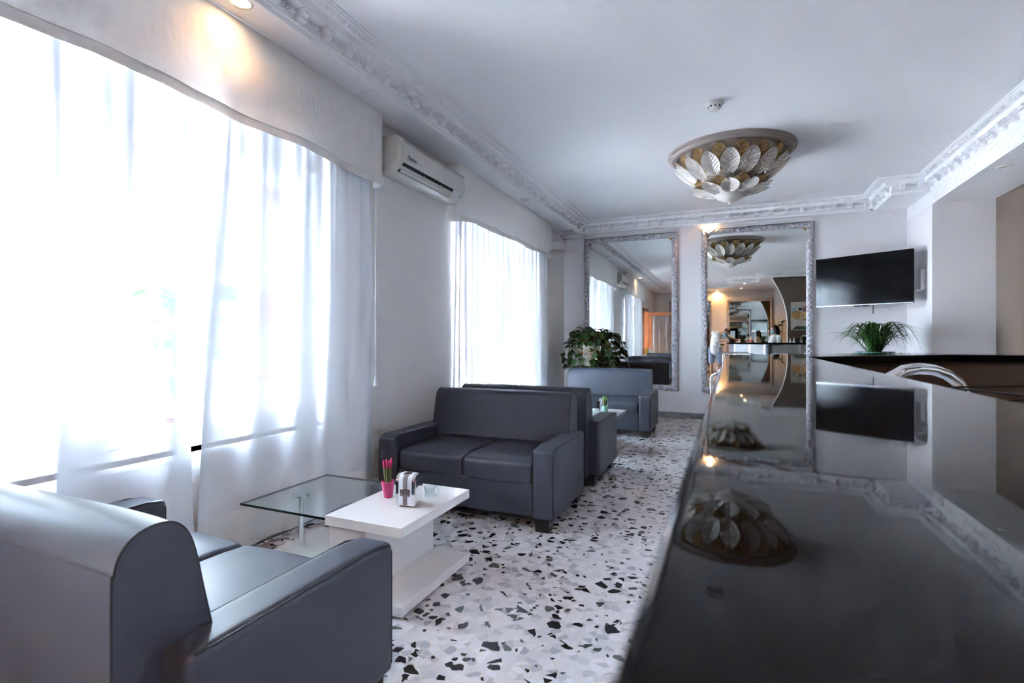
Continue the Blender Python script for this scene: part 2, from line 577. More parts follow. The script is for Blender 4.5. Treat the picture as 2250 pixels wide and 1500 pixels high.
# scrolled brackets under the corona, each its own piece
bp = [(0, 0), (.0, .058), (.062, .058), (.066, .046), (.058, .034), (.040, .026), (.036, .014), (.022, .004)]
g = G().prism([(q[0], q[1] + .036) for q in bp], -.025, .025, axis='y')
g.box(0, .075, -.031, .031, .088, .097)
for s_ in (-1, 0, 1):
    g.ell((.058, s_ * .012, .074), (.012, .0055, .016), 8, 6)
me_br = g.mesh('bracket')
me_br.materials.append(m_plaster)
gd, go = G(), G()
for i in range(len(COF)):
    a, b = Vector(COF[i]), Vector(COF[(i + 1) % len(COF)])
    d = (b - a); ln = d.length; d.normalize(); nn = Vector((-d.y, d.x))
    cnt = max(1, round((ln - .02) / .187)); st = ln / cnt
    ang = math.atan2(nn.y, nn.x)
    M = Matrix.Rotation(ang, 3, 'Z')
    def W(u, s, z):
        p = a + d * s + nn * u
        return Vector((p.x, p.y, ZS + z))
    for k in range(cnt):
        s = st * (k + .5)
        o = bpy.data.objects.new('bracket', me_br); COL.objects.link(o); o.parent = corn
        p = a + d * s + nn * .003
        o.location = (p.x, p.y, ZS); o.rotation_euler = (0, 0, ang)
        for q in range(5):
            ss = s + .046 + q * .0235
            if ss < ln - .03:
                gd.obox(W(.010, ss, .076), (.020, .014, .016), M)
    cnt = max(1, round(ln / .094)); st = ln / cnt
    for k in range(cnt):                 # leaf-and-scroll band under the ceiling
        s = st * (k + .5)
        if s < .12 or s > ln - .12: continue
        T = M @ Matrix.Rotation(-math.radians(36), 3, 'Y')
        for (ds, dv, ra, rb, an) in ((-.026, .004, .030, .007, .9), (-.012, -.003, .026, .007, .5), (.004, .002, .028, .007, -.2),
                                     (.018, -.002, .024, .007, -.7), (.030, .006, .016, .008, -1.2), (-.036, -.008, .010, .010, 0)):
            R = T @ Matrix.Rotation(an, 3, 'X')
            c = W(.122 + dv, s + ds, .143 + dv * .7)
            go.ell(c, (.010, rb * .85, ra * .62), 6, 5, R)
o = gd.build('dentils', m_plaster, corn); o['kind'] = 'stuff'
o = go.build('leaf_band', m_plaster, corn, smooth=60); o['kind'] = 'stuff'

# skirting
struct(G().box(XL + .02, 2.147, YB - .015, YB, 0, .085).build('baseboard_back', m_marble, bevel=.003))
g = G()
for a, b in ((YR, D1[0]), (D1[1], W2[0]), (W2[1], YB)):
    g.box(XL, XL + .015, a, b, 0, .085)
struct(g.build('baseboard_left', m_marble))
struct(G().box(XR - .015, XR, YR, 7.34, 0, .085).build('baseboard_right', m_marble))
struct(G().box(XL + .02, XR - .02, YR, YR + .015, 0, .085).build('baseboard_rear', m_marble))

# ------------------------------------------------------------------ windows
def window(n, y0, y1, z0, z1, split):
    w = bpy.data.objects.new('window_%d' % n, None); COL.objects.link(w); struct(w)
    X = XL - .16
    g = G()
    for b in ((y0, y0 + .06, z0, z1), (y1 - .06, y1, z0, z1), (y0, y1, z0, z0 + .06), (y0, y1, z1 - .10, z1)):
        g.box(X - .035, X + .035, *b)
    g.build('window_frame', m_pvc, w, bevel=.004)
    for (a, b) in ((y0 + .06, split), (split, y1 - .06)):
        g = G(); c0, c1 = z0 + .06, z1 - .10; t = .075
        for q in ((a, a + t, c0, c1), (b - t, b, c0, c1), (a + t, b - t, c0, c0 + t), (a + t, b - t, c1 - t, c1)):
            g.box(X - .03, X + .045, *q)
        s = g.build('sash', m_pvc, w, bevel=.004)
        G().box(X - .004, X + .004, a + t, b - t, c0 + t, c1 - t).build('pane', m_pane, s)
    G().box(XL - .14, XL + .008, y0 - .0, y1 + .0, z0 - .03, z0).build('window_sill', m_white, w, bevel=.006)
    return w
window(1, *W1, 1.50)
window(2, *W2, 5.80)
# doorway near the rear with its leaf standing open
m_wood = tint(pr('orange_wood', (.26, .075, .02), .35), 6, (.23, .065, .018), (.30, .09, .025), 6)
dr = bpy.data.objects.new('door_1', None); COL.objects.link(dr); struct(dr)
g = G()
g.box(XL - .2, XL + .04, D1[0], D1[0] + .09, 0, D1[3]).box(XL - .2, XL + .04, D1[1] - .09, D1[1], 0, D1[3]).box(XL - .2, XL + .04, D1[0], D1[1], D1[3] - .09, D1[3])
g.build('door_frame', m_wood, dr, bevel=.006)
yl = D1[0] + .11
g = G()
x0, x1, t = XL + .05, XL + .98, .11
for q in ((x0, x0 + t, .01, 2.11), (x1 - t, x1, .01, 2.11), (x0 + t, x1 - t, .01, .18), (x0 + t, x1 - t, 2.0, 2.11)):
    g.box(q[0], q[1], yl - .022, yl + .022, q[2], q[3])
leaf = g.build('door_leaf', m_wood, dr, bevel=.005)
G().box(x0 + t, x1 - t, yl - .004, yl + .004, .18, 2.0).build('pane', m_pane, leaf)
g = G().tube([(x1 - .05, yl + .022, 1.02), (x1 - .05, yl + .07, 1.02), (x1 - .16, yl + .07, 1.02)], .009, 8)
g.build('door_handle', m_chrome, leaf, smooth=60)

# added half-open box outside the doorway, cuts the daylight coming through it
g = G()
xv = XL - 2.3
g.box(xv, XL - .3, D1[0] - .25, D1[0] - .12, -.12, 2.6).box(xv, XL - .3, D1[1] + .12, D1[1] + .25, -.12, 2.6).box(xv, XL - .3, D1[0] - .25, D1[1] + .25, 2.45, 2.6)
g.box(xv, xv + .12, D1[0] - .25, D1[0] + .62, -.12, 2.6)
struct(g.build('wall_shade_box', m_wall))
# rounded brown partition behind the bar, flaring towards the ceiling
YP = .42
pts = [(2.75, 0), (1.46, 0), (1.46, 1.55)]
for i in range(1, 13):
    t = i / 12
    pts.append((1.46 - .36 * t ** 2.2, 1.55 + 1.30 * t))
pts += [(1.10, ZS + .02), (2.75, ZS + .02)]
part = struct(G().prism(pts, YP, YP + .14, axis='y').build('wall_partition', m_brown))
g = G()
for i in range(1, len(pts) - 2):
    a, b = pts[i], pts[i + 1]
    g.obox(((a[0] + b[0]) / 2 - .004, YP + .07, (a[1] + b[1]) / 2), (.012, .15, math.dist(a, b) + .004),
           Matrix.Rotation(math.atan2(b[0] - a[0], b[1] - a[1]), 3, 'Y'))
g.build('edge_trim', m_white, part)

# ------------------------------------------------------------------ outside the windows
m_ground = tint(pr('pale_paving', (.56, .57, .60), .9), 1.5, (.53, .54, .57), (.62, .63, .66))
struct(G().box(-60, XL - .3, -40, 60, -.25, -.12).build('ground_paving', m_ground))

# ================================================================== CURTAINS AND VALANCES
def curtain(name, label, y0, y1, ztop, zbot, seed, folds, lean0=0.0, lean1=0.0, X0=-2.505, mat=None, drift=(-.10, .10)):
    rnd = random.Random(seed)
    ln = y1 - y0
    # irregular fold positions along the cloth
    cs = []
    y = 0
    while y < ln:
        w = rnd.uniform(.55, 1.6) / folds
        cs.append((y + w / 2, w, rnd.uniform(.55, 1.0), rnd.uniform(*drift)))
        y += w
    def shape(s, zt):
        # zt 0 at the top, 1 at the hem
        h = 0
        for (c, w, a, dr) in cs:
            d = (s - (c + dr * zt)) / (w * (.42 + .12 * zt))
            if abs(d) < 1.6:
                h += a * math.exp(-2.2 * d * d)
        return h
    def P(u, v):
        zt = v
        s = u * ln
        amp = .030 + .022 * zt
        x = X0 + amp * (shape(s, zt) - .6) + .006 * math.sin(s * 60 + 2 * math.sin(s * 7)) * max(0, 1 - 2.2 * zt)
        x += .012 * math.sin(s * 3.1 + zt * 2.3 + seed)
        lean = (lean0 * (1 - u) + lean1 * u) * zt
        yy = y0 + s + lean + .012 * math.sin(s * 23 + zt * 4)
        return (min(x, -2.452), yy, ztop + (zbot - ztop) * v)
    nu = int(ln * 110)
    root = thing(name, label, 'curtain', (0, 0, 0))
    G().grid(P, nu, 44).build('drape', mat or m_sheer, root, smooth=180)
    def H(u, v):
        p = P(u, 1 - .085 * (1 - v))
        return (p[0] + .004, p[1], p[2])
    G().grid(H, nu, 4).build('hem', m_hem, root, smooth=180)
    return root
curtain('sheer_curtain', 'white sheer curtain panel over the large window, left of the gap', .28, 1.735, 2.60, .03, 5, 3.6, 0, .06, drift=(-.32, .03))
curtain('sheer_curtain', 'white sheer curtain panel between the window gap and the blind cord', 1.845, 3.15, 2.60, .03, 9, 5.0, -.05, .0, drift=(-.22, .10))
curtain('sheer_curtain', 'white sheer curtain on the far window, half nearest the air conditioner', 4.46, 5.855, 2.60, .03, 21, 7.2, mat=m_sheer2)
curtain('sheer_curtain', 'white sheer curtain on the far window, half nearest the corner plant', 5.875, 7.24, 2.60, .03, 33, 7.2, mat=m_sheer2)

def valance(label, y0, y1, z1, zf, seed, X=-2.44):
    root = thing('valance', label, 'valance')
    r = .05
    path = [(XL + .005, y0)]
    for i in range(7):
        a = PI / 2 * i / 6
        path.append((X - r + r * math.sin(a), y0 + r - r * math.cos(a)))
    n = int((y1 - y0) / .035)
    for i in range(1, n):
        path.append((X, y0 + r + (y1 - y0 - 2 * r) * i / n))
    for i in range(7):
        a = PI / 2 * i / 6
        path.append((X - r + r * math.cos(a), y1 - r + r * math.sin(a)))
    path.append((XL + .005, y1))
    m = len(path) - 1
    rnd = random.Random(seed)
    ph = [rnd.uniform(0, 6) for _ in range(6)]
    def P(u, v, off=0):
        i = min(int(u * m), m - 1); t = u * m - i
        x = path[i][0] * (1 - t) + path[i + 1][0] * t
        y = path[i][1] * (1 - t) + path[i + 1][1] * t
        z0 = zf((y - y0) / (y1 - y0))
        z = z1 + (z0 - z1) * v
        if X - .001 < x:
            x += v * (.006 * math.sin(y * 9 + ph[0] + 3 * v) + .004 * math.sin(y * 23 + ph[1]) + .008 * math.sin(y * 3.3 + ph[2])) + .004 * math.sin(7 * y + 11 * v)
        return (x + off, y, z)
    G().grid(P, m, 16).build('fabric', m_valance, root, smooth=180)
    G().grid(lambda u, v: P((7 + u * (m - 14)) / m, .905 + .097 * v, .004), m - 14, 3).build('hem_band', m_valance, root, smooth=180)
    g = G(); g.tube([P(i / m, .905, .005) for i in range(7, m - 6)], .0028, 6)
    g.build('piping', m_valance, root, smooth=180)
    g = G()
    g.box(XL, X - .01, y0 + .01, y1 - .01, z1 - .03, z1 - .005)
    g.build('pelmet_board', m_white, root)
    return root
valance('deep cream valance over the large window, warm light pooling on it', .12, 3.24, ZS - .004,
        lambda t: 2.385 + .012 * math.sin(t * 19) - .012 * max(0, t - .93) / .07, 3)
valance('plain cream valance over the far window beside the air conditioner', 4.38, 7.28, ZS - .004,
        lambda t: 2.405 - .05 * max(0, 1 - t / .13) ** 1.0 + .006 * math.sin(t * 17), 8)
# blind cord with its bell weight
t = thing('blind_cord', 'thin white blind cord hanging beside the large window curtain', 'blind cord', (-2.545, 3.256, .84))
G().tube([(0, 0, .07), (0, .002, 1.64)], .0035, 6).build('cord', m_white, t)
G().tube([(0, .009, .07), (0, .012, 1.64)], .0025, 6).build('cord', m_white, t)
G().lathe([(.004, .075), (.009, .06), (.011, .035), (.018, .01), (.018, 0)], 14).build('bell_weight', m_white, t, smooth=50)

# ================================================================== AIR CONDITIONER
def aircon(label, y0, y1):
    t = thing('air_conditioner', label, 'air conditioner', (XL, 0, 2.50))
    # section: x from wall, z up
    sec = [(0, .02), (.06, 0), (.13, .012), (.175, .05), (.212, .10), (.222, .14), (.215, .245), (.19, .285), (.15, .295), (0, .295)]
    body = G().prism(sec, y0, y1, axis='y')
    body.build('casing', m_acwhite, t, bevel=.014, seg=3, smooth=35)
    # front panel
    fp = [(.2135, .105), (.226, .142), (.219, .235), (.214, .235)]
    G().prism(fp, y0 + .05, y1 - .006, axis='y').build('front_panel', m_acwhite, t, bevel=.002)
    G().prism([(.213, .240), (.2165, .240), (.203, .268), (.200, .268)], y0 + .07, y1 - .01, axis='y').build('intake_slot', m_steel, t)
    # outlet
    a, b = Vector((.150, .026)), Vector((.204, .092))
    d = (b - a).normalized(); n = Vector((d.y, -d.x))
    def slab(p, q, off0, off1, ya, yb, name, mat):
        P = [p + n * off0, q + n * off0, q + n * off1, p + n * off1]
        return G().prism([(v.x, v.y) for v in P], ya, yb, axis='y').build(name, mat, t)
    slab(a, b, -.01, .003, y0 + .07, y1 - .20, 'air_outlet', m_black)
    for k in (.36, .62):
        yy = y0 + (y1 - y0) * k
        slab(a + d * .02, b - d * .02, .002, .012, yy - .006, yy + .006, 'louvre_hinge', m_acwhite)
    slab(a + d * .006, a + d * .032, .010, .014, y0 + .075, y1 - .205, 'louvre', m_acwhite)
    slab(a + d * .004, b - d * .004, .001, .004, y1 - .19, y1 - .035, 'display_panel', m_white)
    slab(a + d * .04, b - d * .012, .004, .0045, y1 - .062, y1 - .054, 'indicator', m_dark)
    m_logo = pr('logo_ink', (.03, .03, .05), .5)
    text('brand_mark', 'Beko', .055, m_logo, t, frame((.2285, y0 + .16, .135), (0, 1, 0), (-.06, 0, 1)))
    return t
aircon('off-white wall air conditioner between the two windows', 3.29, 4.35)

# ================================================================== SOFAS
def make_sofa(label):
    W_, D_, A_ = 1.32, .82, .145
    t = thing('two_seat_sofa', label, 'sofa')
    h = W_ / 2
    def arm(s):
        def fn(p):
            # rounded top edge towards the front
            q = Vector(p)
            if q.z > 0 and q.y > .2: q.z -= .012 * ((q.y - .2) / .15) ** 2
            return q
        a = G().rbox((s * (h - A_ / 2), .10 + (D_ - .10) / 2, .30), (A_ / 2, (D_ - .10) / 2, .225), .022, 12, fn=fn)
        o = a.build('armrest', m_leather, t, smooth=180, weld=.0004)
        for e in (-1, 1):
            x = s * (h - A_ / 2) + e * (A_ / 2 - .006)
            g = G().tube([(x, .12, .519), (x, D_ - .08, .519), (x, D_ - .03, .508), (x, D_ - .006, .48), (x, D_ - .006, .10)], .0028, 6)
            g.build('piping', m_seam, o)
    arm(-1); arm(1)
    bw = W_ - .17
    prof = [(.0, .08), (.0, .66), (.004, .72), (.016, .762), (.045, .79), (.085, .80), (.125, .793), (.155, .765), (.175, .715), (.195, .62), (.225, .48), (.24, .40), (.24, .08)]
    fine = []
    for i in range(len(prof) - 1):                    # round the profile off
        p0, p1, p2, p3 = prof[max(i - 1, 0)], prof[i], prof[i + 1], prof[min(i + 2, len(prof) - 1)]
        for q in range(4 if 1 <= i <= 10 else 1):
            s = q / 4
            fine.append(tuple(.5 * (2 * p1[c] + (p2[c] - p0[c]) * s + (2 * p0[c] - 5 * p1[c] + 4 * p2[c] - p3[c]) * s * s + (3 * p1[c] - p0[c] - 3 * p2[c] + p3[c]) * s ** 3) for c in (0, 1)))
    prof = fine + [prof[-1]]
    bk = G()
    nx = 14
    vs, fs = [], []
    k = len(prof)
    for i in range(nx + 1):
        u = -1 + 2 * i / nx
        puff = .010 * (1 - u ** 6)
        for (y, z) in prof:
            yy = y + (puff if .12 < y < .235 else 0)
            zz = z + (.006 * (1 - u ** 4) if z > .7 else 0)
            vs.append((u * bw / 2, yy, zz))
    for i in range(nx):
        for j in range(k):
            l = (j + 1) % k
            fs.append((i * k + j, i * k + l, (i + 1) * k + l, (i + 1) * k + j))
    fs.append(tuple(range(k))); fs.append(tuple(nx * k + j for j in range(k - 1, -1, -1)))
    bk.add(vs, fs)
    o = bk.build('backrest', m_leather, t, smooth=50, weld=.0004, bevel=.008, seg=3)
    for s in (-1, 1):
        G().tube([(s * (bw / 2 - .002), y, z) for (y, z) in prof[0:-2]], .0028, 6).build('piping', m_seam, o)
    cw = (W_ - 2 * A_) / 2
    for s in (-1, 1):
        def fn(p):
            q = Vector(p)
            fy = q.y / .285
            if q.z > 0: q.z += -.012 * max(0, fy) ** 4
            # front face leans out a little at the bottom, like stuffed foam
            if q.y > .2: q.y += .012 * (1 - (q.x / (cw / 2)) ** 2)
            return q
        G().rbox((s * cw / 2, .50, .35), (cw / 2 - .002, .285, .078), .028, 12, bulge=.016, fn=fn).build('seat_cushion', m_leather, t, smooth=180, weld=.0004)
    G().rbox((0, .50, .185), (h - A_ - .001, .285, .108), .012, 8).build('seat_base', m_leather, t, smooth=180, weld=.0004)
    for s in (-1, 1):
        for y in (.08, .72):
            G().box(s * (h - .08) - .045, s * (h - .08) + .045, y, y + .09, 0, .08).build('foot', m_blackfoot, t, bevel=.003)
    return t
sofa = make_sofa('dark slate leatherette sofa nearest the camera, seen from behind')
sofa.location = (-1.715, .63, 0)
gr = 'slate two seat sofas along the window wall'
sofa['group'] = gr
copy_tree(sofa, (-1.655, 3.81, 0), PI, 'dark slate leatherette sofa facing the camera behind the glass table', gr)
copy_tree(sofa, (-1.645, 4.04, 0), 0, 'dark slate leatherette sofa turned away, back to back with another sofa', gr)
copy_tree(sofa, (-1.545, 7.20, 0), PI, 'dark slate leatherette sofa farthest off, below the left wall mirror', gr)

# ================================================================== COFFEE TABLES
def make_table(label):
    t = thing('coffee_table', label, 'coffee table')
    G().box(-.21, .21, -.31, .31, .35, .395).build('table_top', m_gloss, t, bevel=.002)
    G().box(-.21, -.00, -.285, .285, .055, .349).build('pedestal', m_gloss, t, bevel=.001)
    G().box(-.80, .21, -.31, .31, .012, .055).build('base_slab', m_gloss, t, bevel=.002)
    for x in (-.74, .14):
        for y in (-.26, .26): G().cyl((x, y, 0), (x, y, .0118), .018).build('glide', m_blackfoot, t)
    gl = G().box(-.845, -.03, -.235, .385, .3385, .3495).build('glass_top', m_tglass, t)
    e = G()
    e.box(-.845, -.03, -.237, -.235, .3385, .3495).box(-.847, -.845, -.237, .387, .3385, .3495).box(-.845, -.03, .385, .387, .3385, .3495)
    e.build('glass_edge', m_tedge, gl)
    G().cyl((-.70, .03, .055), (-.70, .03, .330), .014, n=20).build('steel_leg', m_chrome, t, smooth=50)
    G().cyl((-.70, .03, .330), (-.70, .03, .338), .045, n=28).build('leg_disc', m_chrome, t, smooth=50)
    return t
tab = make_table('white lacquer and glass coffee table in front of the near sofas')
tab.location = (-1.500, 2.135, 0)
gr = 'white and glass coffee tables'
tab['group'] = gr
copy_tree(tab, (-1.305, 5.61, 0), 0, 'white coffee table half hidden between the two far sofas', gr)

# napkin dispensers
m_card = pr('printed_white', (.62, .64, .70), .35)
m_taupe = pr('printed_taupe', (.17, .14, .14), .4)
m_choc = pr('printed_chocolate', (.035, .015, .015), .4)
m_ink = pr('printed_grey', (.45, .42, .42), .4)
def arch(w, h, r, n=7):
    p = [(-w, 0), (w, 0)]
    for i in range(n + 1):
        a = PI / 2 * i / n
        p.append((w - r + r * math.cos(a), h - r + r * math.sin(a)))
    for i in range(n + 1):
        a = PI / 2 + PI / 2 * i / n
        p.append((-w + r + r * math.cos(a), h - r + r * math.sin(a)))
    return p
def dispenser(label, loc, rz):
    t = thing('napkin_dispenser', label, 'napkin dispenser', loc, rz, 'chrome napkin dispensers')
    # body runs along x (width .10), arched section in y-z
    ar = arch(.045, .145, .035)
    G().prism([(p[0], p[1] + .006) for p in ar], -.050, .050, axis='x').build('body', m_chrome, t, smooth=40)
    ar2 = arch(.0458, .1460, .0355)
    G().prism([(p[0], p[1] + .008) for p in ar2[0:]], -.034, .034, axis='x').build('wrap', m_card, t, smooth=40)
    ar3 = arch(.0463, .1466, .036)
    G().prism([(p[0], p[1] + .008) for p in ar3], -.0115, .0115, axis='x').build('stripe', m_taupe, t, smooth=40)
    p1 = G().box(-.0255, .0255, -.0475, -.0464, .066, .084).build('label_plate', m_choc, t)
    p2 = G().box(-.0255, .0255, -.0475, -.0464, .052, .066).build('label_plate', m_taupe, t)
    text('lettering', 'C A F \u00c9', .0125, m_ink, p1, frame((0, -.0476, .0745), (1, 0, 0), (0, 0, 1)), .0002)
    text('lettering', 'L O U I S', .0125, m_choc, p2, frame((0, -.0476, .0585), (1, 0, 0), (0, 0, 1)), .0002)
    G().box(-.02, .02, -.022, .006, .1538, .1546).build('label_plate', m_choc, t)
    for s in (-1, 1):
        G().box(s * .050, s * .052, -.034, .034, .02, .125).build('side_plate', m_chrome, t)
    for x in (-.03, .03):
        for y in (-.03, .03):
            G().cyl((x, y, 0), (x, y, .008), .007, n=12).build('foot', m_blackfoot, t)
    return t
dispenser('chrome napkin dispenser with striped wrap beside the pink flowerpot', (-1.445, 2.11, .395), math.radians(8))
dispenser('chrome napkin dispenser behind the mint green pot on the far table', (-1.30, 5.66, .395), math.radians(10))

# small succulent pots
m_pink = pr('pink_ceramic', (.60, .05, .19), .25)
m_mint = pr('mint_ceramic', (.25, .50, .42), .3)
m_soil = pr('soil', (.03, .02, .012), .9)
m_sans = tint(pr('succulent_green', (.08, .13, .03), .5), 70, (.035, .075, .015), (.17, .20, .06))
m_tip = pr('dyed_tip', (.50, .008, .11), .6)
m_tipg = pr('green_tip', (.16, .36, .06), .6)
def succulent(label, loc, potm, tipm, n, hh):
    t = thing('potted_succulent', label, 'potted plant', loc)
    G().lathe([(.022, 0), (.024, .003), (.033, .078), (.034, .082), (.031, .082), (.029, .072)], 28, close=False).build('pot', potm, t, smooth=50)
    G().cyl((0, 0, .002), (0, 0, .070), .0225, .0285, n=24).build('soil', m_soil, t)
    rnd = random.Random(n)
    for i in range(n):
        a = 2 * PI * i / n + .3
        r0, r1 = .010, .020 + rnd.uniform(-.004, .010)
        H = hh * rnd.uniform(.88, 1.05)
        p0 = Vector((r0 * math.cos(a), r0 * math.sin(a), .068)); p1 = Vector((r1 * math.cos(a), r1 * math.sin(a), .07 + H))
        k = .68
        pm = p0.lerp(p1, k)
        s = G().tube([p0, p0.lerp(p1, .35), pm], [.0055, .0062, .0055], 8).build('stalk', m_sans, t, smooth=60)
        G().tube([pm, pm.lerp(p1, .5), pm.lerp(p1, .88), p1], [.0058, .0056, .004, .0012], 8).build('tip', tipm, s, smooth=60)
    return t
succulent('pink pot of green stalks with magenta tips on the near table', (-1.612, 2.165, .395), m_pink, m_tip, 8, .125)
succulent('mint green pot of green stalks on the far table', (-1.262, 5.56, .395), m_mint, m_tipg, 9, .12)
# glass tea-light cups
def cup(label, loc):
    t = thing('glass_ashtray', label, 'glass dish', loc)
    G().lathe([(.026, 0), (.030, .004), (.027, .018), (.030, .036), (.034, .048), (.031, .048), (.026, .036), (.022, .02), (.020, .012)], 20, close=False).build('bowl', m_cup, t, smooth=40)
    g = G()
    for a in range(14):
        q = a / 13 * PI - PI / 2
        pass
    pts = [(.030 + .022 * math.cos(q), 0, .030 + .024 * math.sin(q)) for q in [(-PI / 2 + PI * i / 10) for i in range(11)]]
    g.tube(pts, .004, 8); g.build('handle', m_cup, t, smooth=60)
    return t
cup('small clear glass cup behind the striped napkin dispenser', (-1.425, 2.265, .395))
cup('small clear glass cup on the edge of the far table', (-1.39, 5.50, .395))

# ================================================================== CEILING LAMP
def leafmesh(name, Ln, Wd, curl, solid=.004):
    def P(u, v):
        x = (u - .5) * 2
        w = Wd / 2 * max(.03, math.sin(PI * min(1, (.05 + .95 * v) ** 1.12)) ** .55)
        vein = .0050 * math.sin((v * 8 - abs(x) * 2.0) * 2 * PI) * (1 - abs(x) ** 4) + .004 * math.exp(-(x / .12) ** 2)
        z = curl * (v ** 2) + .022 * x * x * w / (Wd / 2) - vein
        return (x * w, v * Ln, z)
    me = G().grid(P, 20, 36).mesh(name)
    me.polygons.foreach_set('use_smooth', [True] * len(me.polygons))
    return me
def glassmat(name, col, tr):
    m = bpy.data.materials.new(name); m.use_nodes = True
    nt = m.node_tree; nt.nodes.clear()
    out = N(m, 'ShaderNodeOutputMaterial')
    l = N(m, 'ShaderNodeBsdfTranslucent'); l.inputs[0].default_value = (*col, 1)
    d = N(m, 'ShaderNodeBsdfDiffuse'); d.inputs[0].default_value = (*col, 1)
    g = N(m, 'ShaderNodeBsdfGlossy'); g.inputs['Roughness'].default_value = .15
    a = N(m, 'ShaderNodeMixShader'); a.inputs[0].default_value = tr
    L(m, d.outputs[0], a.inputs[1]); L(m, l.outputs[0], a.inputs[2])
    b = N(m, 'ShaderNodeMixShader'); b.inputs[0].default_value = .08; L(m, a.outputs[0], b.inputs[1]); L(m, g.outputs[0], b.inputs[2])
    L(m, b.outputs[0], out.inputs[0])
    return m
m_gleaf = glassmat('frosted_glass', (.84, .80, .75), .35)
m_gamb = glassmat('amber_glass', (.60, .40, .18), .35)
m_rose = pr('taupe_plaster', (.36, .30, .27), .5)
m_gold = pr('gilt', (.42, .25, .07), .35, .7)
lamp = thing('flush_ceiling_lamp', 'large ceiling lamp of frosted and amber glass leaves in a taupe ring', 'ceiling lamp', (0.0, 5.66, ZC))
G().lathe([(.455, -.012), (.47, -.030), (.50, -.036), (.515, -.030), (.52, -.046), (.56, -.050), (.575, -.040), (.58, -.028), (.60, -.022), (.605, 0), (.44, 0), (.455, -.012)], 72, close=False).build('ceiling_ring', m_rose, lamp, smooth=35)
G().lathe([(.452, -.012), (.44, -.05), (.40, -.12), (.30, -.24), (.17, -.38), (.10, -.43), (.0, -.43)], 48, close=False).build('diffuser', glassmat('cream_diffuser', (.78, .72, .66), .3), lamp, smooth=60)
me_u, me_l = leafmesh('glass_leaf', .275, .172, .035), leafmesh('glass_leaf', .245, .172, .045)
def put_leaf(me, mat, ang, r0, z0, r1, z1, name):
    o = bpy.data.objects.new(name, me); COL.objects.link(o); o.parent = lamp
    d = Vector((math.cos(ang), math.sin(ang), 0))
    p0 = d * r0 + Vector((0, 0, z0)); p1 = d * r1 + Vector((0, 0, z1))
    ya = (p1 - p0).normalized(); xa = Vector((-math.sin(ang), math.cos(ang), 0))
    o.matrix_local = frame(p0, xa, ya)
    return o
def leafset(base, mat):
    m2 = base.copy(); m2.materials.append(mat); return m2
uw, ua, lw_, la = leafset(me_u, m_gleaf), leafset(me_u, m_gamb), leafset(me_l, m_gleaf), leafset(me_l, m_gamb)
def half(me):
    m = me.copy()
    return m
for i in range(16):
    a = 2 * PI * (i + .5) / 16 - PI / 2
    a0 = a - PI / 16
    put_leaf(uw, None, a0, .335, -.305, .515, -.10, 'frosted_leaf')
    put_leaf(ua, None, a, .345, -.262, .500, -.045, 'amber_leaf')
for i in range(10):
    a0 = 2 * PI * i / 10 - PI / 2
    put_leaf(lw_, None, a0, .150, -.43, .375, -.315, 'frosted_leaf')
    put_leaf(la, None, a0 + PI / 10, .150, -.405, .365, -.285, 'amber_leaf')
g = G(); n = 48
prof = [(.165, -.405), (.155, -.425), (.120, -.462), (.07, -.488), (.02, -.498), (.0, -.498)]
g.lathe(prof, n, close=False)
g.build('bottom_bowl', m_gleaf, lamp, smooth=180)
G().ell((0, 0, -.512), (.016, .016, .018), 14, 8).build('finial', m_gleaf, lamp, smooth=180)
g = G()
for i in range(10):
    a = 2 * PI * i / 10 - PI / 2
    g.ell((.335 * math.cos(a), .335 * math.sin(a), -.30), (.008, .008, .008), 8, 6)
g.build('leaf_screws', m_gold, lamp)

# smoke detector
def detector(label, loc):
    t = thing('smoke_detector', label, 'smoke detector', loc)
    G().lathe([(.072, 0), (.072, -.012), (.060, -.022), (.05, -.026)], 32, close=False).build('base', m_white, t, smooth=40)
    G().lathe([(.050, -.022), (.046, -.05), (.036, -.062), (.0, -.064)], 32, close=False).build('sensor_head', m_white, t, smooth=40)
    for i in range(9):
        a = 2 * PI * i / 9
        G().obox((.0485 * math.cos(a), .0485 * math.sin(a), -.037), (.004, .014, .010), Matrix.Rotation(a, 3, 'Z')).build('vent', m_dark, t)
    return t
detector('white smoke detector on the ceiling in front of the leaf lamp', (-.115, 4.42, ZC))
detector('white smoke detector on the low ceiling by the brown partition', (1.75, -.6, ZS))

# recessed spotlights
def downlight(label, x, y, z, on, power=12, group='recessed ceiling spotlights'):
    t = thing('recessed_spotlight', label, 'spotlight', (x, y, z), 0, group)
    G().lathe([(.042, -.001), (.046, -.008), (.056, -.006), (.060, 0)], 32, close=False).build('trim_ring', m_steel if on else m_white, t, smooth=40)
    G().lathe([(.043, -.0035), (.0, -.0045)], 32, close=False).build('lens', m_bulb if on else m_acwhite, t)
    if on:
        ld = bpy.data.lights.new('spot_beam', 'SPOT')
        ld.energy = power; ld.color = (1.0, .52, .19); ld.spot_size = math.radians(160); ld.spot_blend = 1.0; ld.shadow_soft_size = .03
        lo = bpy.data.objects.new('spot_beam', ld); COL.objects.link(lo); lo.parent = t; lo.location = (0, 0, -.03)
    return t
downlight('lit recessed spotlight over the cream valance of the large window', -2.305, 1.87, ZS, True, .65)
downlight('lit recessed spotlight in the soffit between the two wall mirrors', -.28, 8.185, ZS, True, 2)
downlight('unlit recessed spotlight in the soffit near the far window valance', -2.33, 5.88, ZS, False)
downlight('unlit recessed spotlight under the beam above the bar', 2.29, 6.03, ZBEAM, False)
downlight('lit recessed spotlight above the bar, nearest in the mirror', .42, -.85, ZS, True, 11)
downlight('lit recessed spotlight in the rear ceiling before the rear mirror', .35, -2.35, ZS, True, 11)
downlight('lit recessed spotlight between the two rear mirrors', -.42, -3.08, ZS, True, 5)
